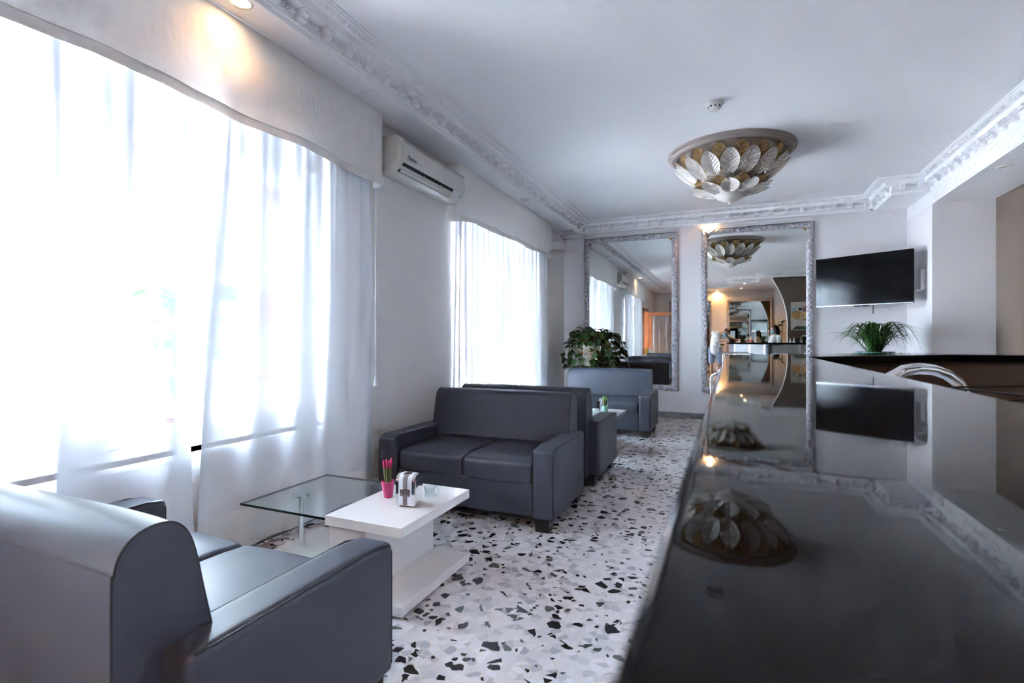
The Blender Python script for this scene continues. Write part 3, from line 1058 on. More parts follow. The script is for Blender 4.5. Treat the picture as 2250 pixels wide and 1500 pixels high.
# soffit vent, hatch and corner box
t = thing('ceiling_vent', 'small grey vent in the soffit corner above the potted plant', 'vent', (-2.36, 7.84, ZS))
G().box(-.11, .11, -.11, .11, -.008, 0).build('vent_frame', m_white, t, bevel=.003)
for i in range(7):
    G().obox((0, -.075 + i * .025, -.009), (.17, .016, .003), Matrix.Rotation(.5, 3, 'X')).build('slat', m_steel, t)
t = thing('soffit_hatch', 'flat white access hatch in the soffit beside the large valance', 'hatch', (-2.335, 3.10, ZS))
G().box(-.10, .075, -.22, .22, -.006, .004).build('panel', m_ceil, t, bevel=.002)
t = thing('corner_box', 'small white box under the soffit in the room corner', 'cover box', (-2.34, 8.185, ZS))
G().box(-.20, .14, -.10, .065, -.045, -.006).build('cover', m_wall, t, bevel=.006)

# ================================================================== WALL MIRRORS
m_frame = pr('silvered_carving', (.42, .41, .46), .45, .25)
def mirror_frame_mat():
    m = m_frame
    b = m.node_tree.nodes['Principled BSDF']
    tc = N(m, 'ShaderNodeTexCoord')
    n1 = N(m, 'ShaderNodeTexNoise'); n1.inputs['Scale'].default_value = 24; n1.inputs['Detail'].default_value = 4
    n1.inputs['Distortion'].default_value = 1.5
    r = N(m, 'ShaderNodeValToRGB')
    r.color_ramp.elements[0].position = .36; r.color_ramp.elements[0].color = (.32, .31, .34, 1)
    r.color_ramp.elements[1].position = .60; r.color_ramp.elements[1].color = (.66, .64, .69, 1)
    L(m, tc.outputs['Object'], n1.inputs['Vector']); L(m, n1.outputs['Fac'], r.inputs['Fac']); L(m, r.outputs['Color'], b.inputs['Base Color'])
    bp = N(m, 'ShaderNodeBump'); bp.inputs['Strength'].default_value = .6; bp.inputs['Distance'].default_value = .01
    L(m, n1.outputs['Fac'], bp.inputs['Height']); L(m, bp.outputs[0], b.inputs['Normal'])
mirror_frame_mat()
def make_mirror(label, w, h, group):
    t = thing('wall_mirror', label, 'mirror', (0, 0, 0), 0, group)
    fw = .088
    G().box(-w / 2 + .05, w / 2 - .05, -.022, -.004, .05, h - .05).build('mirror_glass', m_mirror, t)
    rnd = random.Random(4)
    def side(Ln, place):
        nl = int(Ln / .012); nw = 12
        def P(u, v):
            a = v * fw
            s = (-Ln / 2 + a) + (Ln - 2 * a) * u
            base = .030 + .028 * math.sin(PI * min(1, max(0, v))) ** .7
            if v < .02: base = 0
            if v > .98: base = .018
            k = abs(2 * v - 1)
            rel = .007 * math.sin(2 * PI * (s / .072 + .9 * k)) * (1 - k ** 6) + .004 * math.sin(2 * PI * (s / .031 - 1.3 * v)) * (1 - k ** 4)
            return place(s, a, base + rel)
        return G().grid(P, nl, nw)
    sides = [
        side(w, lambda s, a, d: (s, -d, a)),
        side(w, lambda s, a, d: (-s, -d, h - a)),
        side(h, lambda s, a, d: (w / 2 - a, -d, h / 2 + s)),
        side(h, lambda s, a, d: (-w / 2 + a, -d, h / 2 - s)),
    ]
    fr = None
    for g in sides:
        g.build('frame_side', m_frame, t, smooth=180)
    c = w / 2 - fw + .003
    for sx in (-1, 1):
        for z, sz in ((fw - .003, 1), (h - fw + .003, -1)):
            vs = [(sx * c, -.0235, z), (sx * (c - .055), -.0235, z), (sx * (c - .015), -.0235, z + sz * .012), (sx * c, -.0235, z + sz * .055)]
            vs = [(sx * c, z), (sx * (c - .055), z), (sx * (c - .022), z + sz * .022), (sx * c, z + sz * .055)]
            G().prism(vs, -.026, -.0225, axis='y').build('corner_clip', m_gold, t)
    G().box(-w / 2, w / 2, -.035, -.002, h + .001, h + .022).build('top_strip', m_white, t, bevel=.003)
    return t
gr = 'large silver framed wall mirrors'
mir = make_mirror('tall silver framed wall mirror above the farthest sofa', 1.47, 2.44, gr)
mir.location = ((-2.21 - .74) / 2, YB, .415)
copy_tree(mir, ((-.39 + 1.06) / 2, YB, .415), 0, 'tall silver framed wall mirror beside the television', gr)
copy_tree(mir, (.62, YR, .18), PI, 'silver framed rear mirror seen reflected beside the woman', gr)
copy_tree(mir, (-1.32, YR, .18), PI, 'silver framed rear mirror seen reflected behind the open door', gr)

# ================================================================== TELEVISION
tl, trt = Vector((1.07, 8.0, 0)), Vector((2.0, 7.44, 0))
d = trt - tl; wid = d.length; ang = math.atan2(d.y, d.x)
tv = thing('television', 'black flat television on a swivel arm by the corner', 'television', ((tl.x + trt.x) / 2, (tl.y + trt.y) / 2, 1.637), ang)
m_screen = pr('dark_screen', (.004, .004, .005), .10, spec=.5)
m_bezel = pr('black_bezel', (.008, .008, .009), .18)
G().box(-wid / 2, wid / 2, 0, .03, 0, .645).build('casing', m_bezel, tv, bevel=.004)
G().box(-wid / 2 + .012, wid / 2 - .012, -.002, .004, .020, .633).build('screen', m_screen, tv)
G().box(-wid / 2 + .004, wid / 2 - .004, -.004, .004, .002, .011).build('chrome_strip', m_steel, tv)
G().prism([(-.10, .003), (.10, .003), (.07, -.016), (-.07, -.016)], -.006, .03, axis='y').build('control_pod', m_bezel, tv, bevel=.002)
G().box(-.006, .006, -.0065, -.006, -.010, -.005).build('standby_light', emit('standby_blue', (.1, .15, 1), 1.5), tv)
G().box(-.25, .25, .03, .07, .12, .5).build('rear_housing', m_bezel, tv, bevel=.01)
g = G(); g.tube([(0, .07, .33), (.12, .30, .33), (.02, .60, .33)], .022, 8); g.build('swivel_arm', m_black, tv)
G().obox((.02, .60, .33), (.12, .03, .20), Matrix.Rotation(-ang, 3, 'Z')).build('wall_plate', m_black, tv)
G().tube([(.12, .02, 0), (.13, .0, -.03), (.125, .01, -.11)], .005, 6).build('antenna_lead', m_dark, tv)
G().tube([(.06, .02, -.01), (.12, .03, -.055), (.25, .03, -.065), (.36, .03, -.04), (.42, .03, .0)], .0025, 6).build('white_cable', m_white, tv)
t = thing('wall_box', 'white cable box on the pier beside the television', 'junction box', (2.147, 7.75, 1.80))
G().box(-.05, 0, -.20, .12, 0, .245).build('cover', m_white, t, bevel=.004)
# camera on the cornice
t = thing('security_camera', 'small white security camera fixed to the cornice corner', 'security camera', (1.70, 7.99, 2.93))
G().cyl((0, 0, .045), (0, -.0, -.03), .022, n=20).build('housing', m_white, t, smooth=50)
G().cyl((0, 0, -.03), (0, 0, -.034), .017, n=20).build('lens', m_black, t)
G().obox((.03, .02, .04), (.03, .03, .05)).build('mount', m_white, t)
G().box(-.004, .004, -.004, .06, .038, .05).build('bracket_arm', m_dark, t)
t = tag(G().tube([(1.72, 8.10, 2.925), (1.70, 8.18, 2.922), (1.69, 8.243, 2.92), (1.69, 8.245, 2.80)], .003, 6).build('camera_cable', m_white), 'thin white cable below the security camera', 'cable')

# ================================================================== BAR
bar = thing('bar_counter', 'long bar with polished black granite top in the foreground', 'bar counter')
xo, xi = -.024, .300
O = [(xo, -1.5), (xo, 2.585), (.83, 3.35), (2.60, 3.35)]
I = [(2.60, 3.03), (.95, 3.03), (xi, 2.44), (xi, -1.5)]
G().prism(O + I, BAR_Z - .034, BAR_Z, axis='z').build('granite_top', m_granite, bar, bevel=.007, seg=4, smooth=40)
m_panelw = pr('white_acrylic', (.68, .70, .76), .3)
m_panelg = pr('grey_laminate', (.36, .35, .35), .45)
m_inner = pr('taupe_laminate', (.19, .16, .15), .45)
def wallseg(p, q, th, z0, z1, side):
    p, q = Vector(p), Vector(q); d = (q - p).normalized(); n = Vector((-d.y, d.x)) * side
    return [(p.x, p.y), (q.x, q.y), (q.x + n.x * th, q.y + n.y * th), (p.x + n.x * th, p.y + n.y * th)]
e = .05
Ob = [(xo + e, -1.5), (xo + e, 2.585 - .03), (.83 + .01, 3.35 - e), (2.60, 3.35 - e)]
# carcass following the plan
Ii = [(2.60, 3.07), (.935, 3.07), (xi - .035, 2.455), (xi - .035, -1.5)]
G().prism(Ob + Ii, .09, BAR_Z - .0345, axis='z').build('carcass', m_inner, bar)
G().prism([(p[0] + .03 if i < 2 else p[0], p[1] if i < 2 else p[1] - .03) for i, p in enumerate(Ob)] + Ii, 0, .09, axis='z').build('plinth', m_black, bar)
# front panels on the window side
for k in range(7):
    y0 = -1.48 + k * .575
    G().box(xo + e - .012, xo + e, y0 + .012, y0 + .565, .10, BAR_Z - .045).build('front_panel', m_panelw, bar, bevel=.002)
# angled bay with light strips
p, q = Vector(Ob[1]), Vector(Ob[2]); dd = (q - p); ln = dd.length; dd.normalize(); nn = Vector((-dd.y, dd.x))
def bay(s0, s1, th, z0, z1, name, mat, off=0):
    a, b = p + dd * s0 + nn * off, p + dd * s1 + nn * off
    return G().prism([(a.x, a.y), (b.x, b.y), (b.x + nn.x * th, b.y + nn.y * th), (a.x + nn.x * th, a.y + nn.y * th)], z0, z1, axis='z').build(name, mat, bar)
m_bluegrey = pr('blue_grey_panel', (.16, .20, .30), .35)
bay(.02, .10, .010, .10, BAR_Z - .045, 'side_panel', m_bluegrey)
bay(.13, .535, .012, .10, BAR_Z - .045, 'front_panel', m_panelw)
bay(.575, .96, .012, .10, BAR_Z - .045, 'front_panel', m_panelw)
bay(.10, .13, .012, .10, BAR_Z - .05, 'light_strip', m_led)
bay(.537, .573, .012, .10, BAR_Z - .05, 'light_strip', m_led)
bay(.962, .985, .012, .10, BAR_Z - .05, 'light_strip', m_led)
bay(.99, 1.06, .012, .10, BAR_Z - .045, 'side_panel', m_bluegrey)
bay(1.062, ln + .02, .025, .09, BAR_Z - .04, 'corner_post', m_black)
# straight ribbed front facing the mirrors
for k in range(3):
    x0 = .92 + k * .56
    pn = G().box(x0, x0 + .50, 3.30, 3.312, .10, BAR_Z - .045).build('front_panel', m_panelg, bar)
    for i in range(25):
        G().box(x0 + .006 + i * .02, x0 + .018 + i * .02, 3.312, 3.318, .10, BAR_Z - .05).build('rib', m_panelg, pn)
    if k < 2: G().box(x0 + .502, x0 + .558, 3.30, 3.318, .10, BAR_Z - .045).build('steel_strip', m_steel, bar)
# working side
wt = thing('work_counter', 'steel work counter with a sink inside the bar', 'work counter')
G().box(xi - .03, .86, -1.2, 2.38, .853, .888).build('worktop', m_steel, wt, bevel=.004)
G().box(xi + .0, .80, -1.18, 2.36, .02, .853).build('cabinet', m_inner, wt)
G().box(.42, .72, 1.40, 1.72, .8881, .8905).build('sink_rim', m_chrome, wt, bevel=.001)
# tap
tp = thing('kitchen_tap', 'curved chrome tap rising behind the black bar top', 'tap', (.326, 1.46, .8885))
R_ = Vector((math.cos(YAW), math.sin(YAW), 0))
pts = [Vector((0, 0, .0)), Vector((0, 0, .10)), Vector((0, 0, .155)), R_ * .008 + Vector((0, 0, .192)), R_ * .028 + Vector((0, 0, .221)), R_ * .058 + Vector((0, 0, .238)),
       R_ * .092 + Vector((0, 0, .243)), R_ * .128 + Vector((0, 0, .240)), R_ * .160 + Vector((0, 0, .229)), R_ * .186 + Vector((0, 0, .210)), R_ * .200 + Vector((0, 0, .189)), R_ * .2045 + Vector((0, 0, .181))]
G().tube(pts, [.016, .015, .0145, .0145, .0145, .014, .0135, .013, .013, .0132, .0135, .0136], 18).build('spout', m_chrome, tp, smooth=60)
a = R_ * .2045 + Vector((0, 0, .182)); b = R_ * .2075 + Vector((0, 0, .172))
G().tube([a, b], .0145, 18).build('aerator', m_steel, tp, smooth=50)
G().ell((R_ * .196 + Vector((0, 0, .172)) - Vector((.004, .004, 0))), (.005, .005, .006), 8, 6).build('blue_ring', pr('blue_plastic', (.03, .16, .22), .4), tp)
G().lathe([(.030, 0), (.030, .012), (.022, .02), (.020, .06), (.016, .075)], 24).build('tap_base', m_chrome, tp, smooth=50)
g = G(); g.tube([(-.004, -.02, .045), (-.01, -.075, .065)], [.007, .009], 10); g.build('lever', m_chrome, tp, smooth=50)
# wire basket
wb = thing('wire_basket', 'black wire basket on the work counter inside the bar', 'wire basket', (.585, 1.245, .8885), math.radians(30))
def rr(w, h, z, n=6, r=.04):
    p = []
    for cx, cy, a0 in ((w - r, h - r, 0), (-w + r, h - r, PI / 2), (-w + r, -h + r, PI), (w - r, -h + r, 3 * PI / 2)):
        for i in range(n + 1):
            a = a0 + PI / 2 * i / n
            p.append((cx + r * math.cos(a), cy + r * math.sin(a), z))
    return p
for z, k in ((.218, 1.0), (.190, .97), (.10, .86), (.002, .75)):
    G().tube(rr(.17 * k, .11 * k, z), .0022, 6, closed=True).build('wire_ring', m_black, wb)
ring = rr(.17, .11, .218); low = rr(.17 * .75, .11 * .75, .002)
for i in range(0, len(ring), 1):
    j = (i + 1) % len(ring)
    G().tube([ring[i], Vector(ring[j]).lerp(Vector(low[j]), .35), low[j]], .0014, 4).build('wire', m_black, wb)
for i in range(6):
    x = -.10 + i * .04
    G().tube([(x, -.075, .002), (x, .075, .002)], .0016, 4).build('wire', m_black, wb)

# ================================================================== CHROME CHAIRS
def make_chair(label):
    t = thing('chrome_chair', label, 'chair', (0, 0, 0), 0, 'chrome tube armchairs by the bar')
    # faces +y; back at -y
    w, zt = .27, .93
    def fil(pts, r, n=5):
        out = [Vector(pts[0])]
        for i in range(1, len(pts) - 1):
            a, b, c = Vector(pts[i - 1]), Vector(pts[i]), Vector(pts[i + 1])
            d1, d2 = (a - b).normalized(), (c - b).normalized()
            p, q = b + d1 * r, b + d2 * r
            for k in range(n + 1):
                s = k / n
                out.append(p * (1 - s) ** 2 + b * 2 * s * (1 - s) + q * s * s)
        out.append(Vector(pts[-1]))
        return out
    G().tube(fil([(-w, -.16, .0), (-w, -.20, .46), (-w, -.29, zt), (w, -.29, zt), (w, -.20, .46), (w, -.16, 0)], .07), .0125, 12).build('back_frame', m_chrome, t, smooth=60)
    for s in (-1, 1):
        G().tube(fil([(s * (w + .005), .24, 0), (s * (w + .005), .24, .66), (s * (w + .005), -.235, .68)], .06), .0125, 12).build('leg_and_arm', m_chrome, t, smooth=60)
    for i in range(9):
        x = -w + 2 * w * (i + 1) / 10
        G().tube([(x, -.288, zt - .01), (x, -.25, .72), (x, -.20, .47)], .006, 8).build('back_slat', m_chrome, t, smooth=60)
    G().tube([(-w, -.20, .455), (w, -.20, .455)], .009, 8).build('back_rail', m_chrome, t, smooth=60)
    for i in range(8):
        y = -.18 + i * .058
        G().rbox((0, y, .452), (w, .022, .006), .004, 7).build('seat_slat', m_chrome, t, smooth=60)
    for y in (-.185, .235):
        G().tube([(-w, y, .438), (w, y, .438)], .010, 8).build('seat_rail', m_chrome, t, smooth=60)
    return t
ch = make_chair('chrome slat back armchair closest behind the end of the bar')
ch.location = (.165, 4.75, 0); ch.rotation_euler = (0, 0, math.radians(-8))
copy_tree(ch, (.19, 5.62, 0), math.radians(-4), 'chrome slat back armchair second behind the bar, nearer the mirror')
copy_tree(ch, (.90, 5.55, 0), math.radians(175), 'chrome armchair seen only by its top rail, before the lit bar panels')
copy_tree(ch, (1.60, 5.55, 0), math.radians(180), 'chrome armchair seen only by its top rail, before the ribbed bar front')

# ================================================================== PLANTS
def blade_plant(label, loc):
    t = thing('spider_plant', label, 'potted plant', loc)
    G().lathe([(.13, 0), (.16, .01), (.185, .05), (.20, .055), (.20, .075), (.185, .075), (.17, .05)], 36, close=False).build('bowl_pot', pr('teal_ceramic', (.05, .16, .15), .3), t, smooth=40)
    G().cyl((0, 0, .01), (0, 0, .055), .14, .165, n=28).build('soil', m_soil, t)
    rnd = random.Random(17)
    for i in range(170):
        a = rnd.uniform(0, 2 * PI); e = rnd.uniform(.55, 1.5)
        R = rnd.uniform(.14, .42) if i % 9 else rnd.uniform(.40, .50)
        H = rnd.uniform(.17, .35); drop = rnd.uniform(.05, .30)
        w = rnd.uniform(.006, .0115)
        r0 = rnd.uniform(0, .07)
        d = Vector((math.cos(a), math.sin(a), 0)); sd = Vector((-d.y, d.x, 0))
        tw = rnd.uniform(-.06, .06); k1 = rnd.uniform(.70, .98); ex = rnd.uniform(.75, 1.5)
        def P(u, v):
            s = v
            r = r0 + R * s ** ex
            z = .06 + H * math.sin(PI * min(1, s * k1)) + .03 * s
            ww = w * (1 - s ** 2.5) + .0008
            return Vector((0, 0, max(z, .012))) + d * r + sd * ((u - .5) * 2 * ww + tw * s * s) + Vector((0, 0, abs(u - .5) * ww * .8))
        G().grid(P, 2, 12).build('blade', m_blade, t, smooth=180)
    return t
blade_plant('arching narrow leaf plant in a teal bowl under the television', (1.56, 7.2, .985))
t = thing('side_cabinet', 'plain white side cabinet under the arching leaf plant, behind the bar', 'cabinet', (1.55, 7.2, 0))
G().box(-.42, .42, -.26, .26, .05, .95).build('body', m_white, t, bevel=.004)
G().box(-.44, .44, -.28, .28, .95, .985).build('top', m_white, t, bevel=.004)
for s in (-1, 1):
    dd_ = G().box(s * .21 - .20, s * .21 + .20, -.272, -.26, .07, .93).build('door', m_white, t, bevel=.002)
    G().cyl((s * .04, -.272, .6), (s * .04, -.295, .6), .01, n=12).build('knob', m_chrome, dd_)
G().box(-.40, .40, -.24, .24, 0, .05).build('plinth', m_dark, t)

def heart():
    out = []
    vs, fs = [], []
    n = 10
    for i in range(n + 1):
        v = i / n
        w = .5 * (math.sin(PI * v ** .62) ** .8) * (1 - .25 * v) if 0 < v < 1 else 0
        if v == 0: w = .12
        for u in (-1, -.5, 0, .5, 1):
            notch = -.10 * abs(u) * (1 - v) ** 3 if abs(u) > 0 else 0
            z = -.16 * v * v + .10 * abs(u) * w - (.02 if u == 0 else 0)
            vs.append((u * w, v + notch * 1.0, z))
    for i in range(n):
        for k in range(4):
            fs.append((i * 5 + k, i * 5 + k + 1, (i + 1) * 5 + k + 1, (i + 1) * 5 + k))
    me = G().add(vs, fs).mesh('leaf')
    me.polygons.foreach_set('use_smooth', [True] * len(me.polygons))
    return me
me_leaf = heart(); me_leaf.materials.append(m_leaf)
def leaf_at(parent, p, az, tilt, size, roll=0):
    o = bpy.data.objects.new('leaf', me_leaf); COL.objects.link(o); o.parent = parent
    o.location = p; o.rotation_euler = (tilt, roll, az); o.scale = (size, size, size)
    return o
up = Vector((-2.03, 7.72, 0))
ped = thing('pedestal_column', 'cream column pedestal under the painted urn in the corner', 'pedestal', up)
m_cream = pr('cream_ceramic', (.60, .56, .49), .35)
G().lathe([(.17, 0), (.17, .06), (.14, .08), (.12, .10), (.11, .14), (.10, .60), (.11, .66), (.13, .68), (.16, .70), (.20, .735), (.20, .765)], 36).build('shaft', m_cream, ped, smooth=35)
G().lathe([(.205, .765), (.205, .785)], 36).build('top_slab', pr('green_glaze', (.10, .13, .10), .3), ped, smooth=35)
urn = thing('painted_urn', 'white painted majolica urn half hidden by trailing leaves', 'urn', (up.x, up.y, .785))
def majolica():
    m = pr('majolica', (.66, .62, .56), .25)
    b = m.node_tree.nodes['Principled BSDF']
    tc = N(m, 'ShaderNodeTexCoord')
    sx = N(m, 'ShaderNodeSeparateXYZ'); L(m, tc.outputs['Object'], sx.inputs[0])
    v = N(m, 'ShaderNodeTexVoronoi'); v.inputs['Scale'].default_value = 13
    L(m, tc.outputs['Object'], v.inputs['Vector'])
    r = N(m, 'ShaderNodeValToRGB'); r.color_ramp.interpolation = 'CONSTANT'
    st = [(0, (.02, .03, .16)), (.16, (.66, .62, .56)), (.42, (.55, .20, .03)), (.58, (.66, .62, .56))]
    while len(r.color_ramp.elements) < 4: r.color_ramp.elements.new(.5)
    for e_, (p_, c_) in zip(r.color_ramp.elements, st): e_.position = p_; e_.color = (*c_, 1)
    L(m, v.outputs['Distance'], r.inputs['Fac'])
    lo = N(m, 'ShaderNodeMath', operation='GREATER_THAN'); lo.inputs[1].default_value = .185; L(m, sx.outputs[2], lo.inputs[0])
    hi = N(m, 'ShaderNodeMath', operation='LESS_THAN'); hi.inputs[1].default_value = .275; L(m, sx.outputs[2], hi.inputs[0])
    mu = N(m, 'ShaderNodeMath', operation='MULTIPLY'); L(m, lo.outputs[0], mu.inputs[0]); L(m, hi.outputs[0], mu.inputs[1])
    mx = N(m, 'ShaderNodeMix', data_type='RGBA'); L(m, mu.outputs[0], mx.inputs[0]); mx.inputs[6].default_value = (.66, .62, .56, 1)
    L(m, r.outputs['Color'], mx.inputs[7]); L(m, mx.outputs[2], b.inputs['Base Color'])
    return m
m_maj = majolica()
G().lathe([(.12, 0), (.125, .02), (.10, .035), (.075, .05), (.068, .075), (.08, .10), (.115, .15), (.15, .21), (.165, .26), (.16, .30), (.14, .325), (.155, .345), (.175, .36), (.16, .36), (.13, .33), (.14, .28)], 40, close=False).build('vase', m_maj, urn, smooth=50)
for s in (-1, 1):
    G().tube([(s * .15, 0, .22), (s * .205, 0, .25), (s * .215, 0, .31), (s * .16, 0, .345)], .012, 8).build('handle', m_cream, urn, smooth=60)
pl = thing('trailing_pothos', 'dark green trailing plant spilling out of the painted urn', 'potted plant', (up.x, up.y, 1.10))
G().lathe([(.09, 0), (.12, .12), (.135, .13), (.135, .165), (.12, .165), (.115, .13)], 30, close=False).build('pot', m_pot, pl, smooth=40)
G().cyl((0, 0, .005), (0, 0, .14), .09, .115, n=24).build('soil', m_soil, pl)
rnd = random.Random(3)
vines = [(a, rnd.uniform(.55, 1.0)) for a in [i * 2 * PI / 17 + rnd.uniform(-.15, .15) for i in range(17)]]
nleaf = 0
for (a, k) in vines:
    d = Vector((math.cos(a), math.sin(a), 0))
    wallroom = 1.0
    if d.x < -.3: wallroom = .82
    R = (.24 + .12 * k) * wallroom
    ln = .35 + .25 * k
    pts = []
    for i in range(9):
        s = i / 8
        r = .05 + R * (1 - (1 - s) ** 2.2)
        z = .15 + .10 * math.sin(min(1, s * 3) * PI / 2) * (1 - s) - ln * max(0, s - .18) ** 1.3
        off = Vector((.02 * math.sin(9 * s + a * 5), .02 * math.cos(7 * s + a * 3), 0))
        pts.append(d * r + off + Vector((0, 0, z)))
    G().tube(pts, .003, 5).build('vine', m_stem, pl)
    for i in range(1, 9):
        for rep in range(1 if i % 2 else 2):
            p = pts[i] + Vector((rnd.uniform(-.03, .03), rnd.uniform(-.03, .03), rnd.uniform(-.02, .02)))
            leaf_at(pl, p, a - PI / 2 + rnd.uniform(-1.1, 1.1), rnd.uniform(-1.15, -.2), rnd.uniform(.075, .115), rnd.uniform(-.4, .4)); nleaf += 1
for i in range(26):
    a = rnd.uniform(0, 2 * PI); r = rnd.uniform(.02, .17)
    p = (r * math.cos(a), r * math.sin(a), .17 + rnd.uniform(.0, .12) * (1 - r / .2) + .03)
    leaf_at(pl, p, a - PI / 2 + rnd.uniform(-.6, .6), rnd.uniform(-.4, .5), rnd.uniform(.085, .12), rnd.uniform(-.3, .3))

# ================================================================== BEHIND THE CAMERA (seen in the mirrors)
# poster on the partition
YPF = YP + .14
po = thing('wall_poster', 'framed poster of a resting face with a red disc on the brown partition', 'poster', (1.86, YPF, 1.46))
m_pbg = tint(pr('poster_paper', (.55, .52, .46), .5), 6, (.50, .47, .42), (.60, .55, .45))
pw, ph = .33, .77
G().box(-pw, pw, 0, .012, 0, ph).build('board', m_pbg, po, bevel=.002)
def flat(poly, y, name, mat, par=po):
    return G().prism(poly, .012, .012 + y, axis='y').build(name, mat, par)
def oval(cx, cz, rx, rz, n=28, rot=0):
    return [(cx + rx * math.cos(2 * PI * i / n) * math.cos(rot) - rz * math.sin(2 * PI * i / n) * math.sin(rot),
             cz + rx * math.cos(2 * PI * i / n) * math.sin(rot) + rz * math.sin(2 * PI * i / n) * math.cos(rot)) for i in range(n)]
# the poster is seen from +y, so its right is -x
m_sky = pr('poster_blue', (.28, .42, .55), .5); m_skin_p = pr('poster_skin', (.58, .32, .12), .5); m_skin_l = pr('poster_skin_light', (.68, .46, .24), .5)
m_hair_p = pr('poster_hair', (.03, .012, .01), .5); m_cl = pr('poster_cloth', (.62, .56, .54), .5); m_gr = pr('poster_green', (.06, .14, .08), .5)
flat([(-.31, .46), (-.20, .46), (-.20, .60), (-.31, .60)], .001, 'print_sky', m_sky)
flat(oval(.11, .40, .21, .15), .001, 'print_hair', m_hair_p)
flat(oval(.02, .40, .13, .11), .002, 'print_face', m_skin_l)
flat(oval(-.19, .41, .13, .12), .0015, 'print_shoulder', m_skin_p)
flat([(-.32, .03), (.20, .03), (.30, .24), (-.27, .25)], .001, 'print_cloth', m_cl)
flat([(-.30, .02), (.10, .02), (.06, .10), (-.20, .11)], .0015, 'print_grass', m_gr)
for (cx, cz) in ((.06, .43), (.06, .36)):
    flat(oval(cx, cz, .012, .022), .003, 'print_eye', m_hair_p)
flat(oval(-.04, .40, .010, .026), .003, 'print_mouth', m_red)
flat(oval(.05, .575, .075, .075), .002, 'print_disc', m_red)
flat([(-.14, .545), (.24, .545), (.24, .605), (-.14, .605)], .003, 'print_band', m_black)
text('lettering', 'MARTINI', .062, m_white, po, frame((.05, .0155, .575), (-1, 0, 0), (0, 0, 1)), .0006)

# back counter by the partition and the small things standing on it
t = thing('back_counter', 'dark back counter in front of the brown partition', 'counter', (2.05, YPF + .22, 0))
G().box(-.57, .57, -.20, .20, .06, 1.05).build('body', m_dark, t, bevel=.003)
G().box(-.59, .59, -.21, .22, 1.05, 1.085).build('top', m_granite, t, bevel=.004)
G().box(-.55, .55, -.18, .18, 0, .06).build('plinth', m_black, t)
for s in (-1, 1):
    dd_ = G().box(s * .28 - .27, s * .28 + .27, .20, .212, .08, 1.03).build('door', m_inner, t)
    G().cyl((s * .05, .212, .7), (s * .05, .235, .7), .008, n=10).build('knob', m_chrome, dd_)
def bottle(label, x, y, z, h, r, col, cap):
    t = thing('small_bottle', label, 'bottle', (x, y, z), 0, 'small bottles on the back counter')
    G().lathe([(r * .9, 0), (r, .01), (r, h * .55), (r * .75, h * .68), (r * .38, h * .76), (r * .36, h * .88)], 18).build('glass', pr('bottle_' + label[:8], col, .2), t, smooth=45)
    G().lathe([(r * .44, h * .86), (r * .44, h), (r * .36, h * 1.01)], 14).build('cap', pr('cap_' + label[:8], cap, .4), t, smooth=45)
    G().lathe([(r * 1.015, h * .15), (r * 1.015, h * .42)], 18, close=False).build('paper_label', m_white, t, smooth=60)
zz = 1.085
bottle('clear small bottle with a dark cap, first from the partition edge', 1.50, .80, zz, .19, .030, (.45, .48, .52), (.03, .03, .05))
bottle('clear small bottle with a white cap on the back counter', 1.585, .82, zz, .17, .032, (.50, .52, .55), (.7, .7, .7))
bottle('pale bottle with a yellow cap on the back counter', 1.755, .80, zz, .20, .036, (.42, .47, .50), (.65, .50, .05))
bottle('red and orange bottle on the back counter', 1.90, .82, zz, .18, .042, (.40, .08, .05), (.60, .25, .04))
bottle('pink bottle with a pale cap on the back counter', 2.00, .80, zz, .20, .034, (.50, .26, .22), (.62, .45, .38))
def canister(label, x, y, z, h, r, col):
    t = thing('canister', label, 'canister', (x, y, z))
    G().lathe([(r, 0), (r, h * .86), (r * .97, h * .88)], 20).build('body', col, t, smooth=45)
    G().lathe([(r * 1.03, h * .86), (r * 1.03, h * .97), (r * .9, h), (0, h)], 20, close=False).build('lid', col, t, smooth=45)
canister('black canister between the small bottles', 1.665, .81, zz, .16, .045, m_black)
canister('small white canister at the end of the bottle row', 2.09, .80, zz, .13, .032, m_white)
t = thing('coffee_grinder', 'black box shaped machine behind the row of small bottles', 'machine', (1.95, .67, zz))
G().box(-.17, .17, -.08, .06, 0, .20).build('body', m_black, t, bevel=.01)
G().box(-.15, .02, -.07, .05, .20, .24).build('tray', m_white, t, bevel=.006)
g = G()
rn = random.Random(2)
for i in range(7): g.ell((.05 + rn.uniform(-.03, .05), rn.uniform(-.03, .03), .25 + rn.uniform(-.01, .04)), (.04, .03, .035), 10, 6)
g.build('blue_cloth', pr('navy_cloth', (.015, .03, .10), .9), t, smooth=180)

# reception desk behind the camera
t = thing('reception_desk', 'black topped reception desk behind the bar, seen in the mirror', 'desk', (.62, -2.0, 0))
G().box(-.66, .66, -.28, .28, .06, 1.065).build('body', m_panelw, t, bevel=.004)
G().box(-.70, .70, -.31, .31, 1.065, 1.10).build('top', m_granite, t, bevel=.005)
G().box(-.63, .63, -.25, .25, 0, .06).build('plinth', m_black, t)
for i in range(3):
    G().box(-.64 + i * .43, -.64 + i * .43 + .42, .28, .29, .09, 1.04).build('front_panel', m_panelw, t, bevel=.002)
zd = 1.10
t = thing('soap_dispenser', 'white pump soap dispenser standing on the reception desk', 'soap dispenser', (.62, -1.82, zd))
G().lathe([(.045, 0), (.055, .015), (.058, .06), (.045, .11), (.028, .135), (.020, .145)], 24).build('bottle', m_white, t, smooth=50)
G().lathe([(.022, .145), (.022, .165), (.008, .17), (.008, .20)], 16).build('collar', m_white, t, smooth=50)
G().tube([(0, 0, .205), (-.02, 0, .205), (-.045, 0, .198)], [.014, .010, .007], 10).build('pump_nozzle', m_white, t, smooth=50)
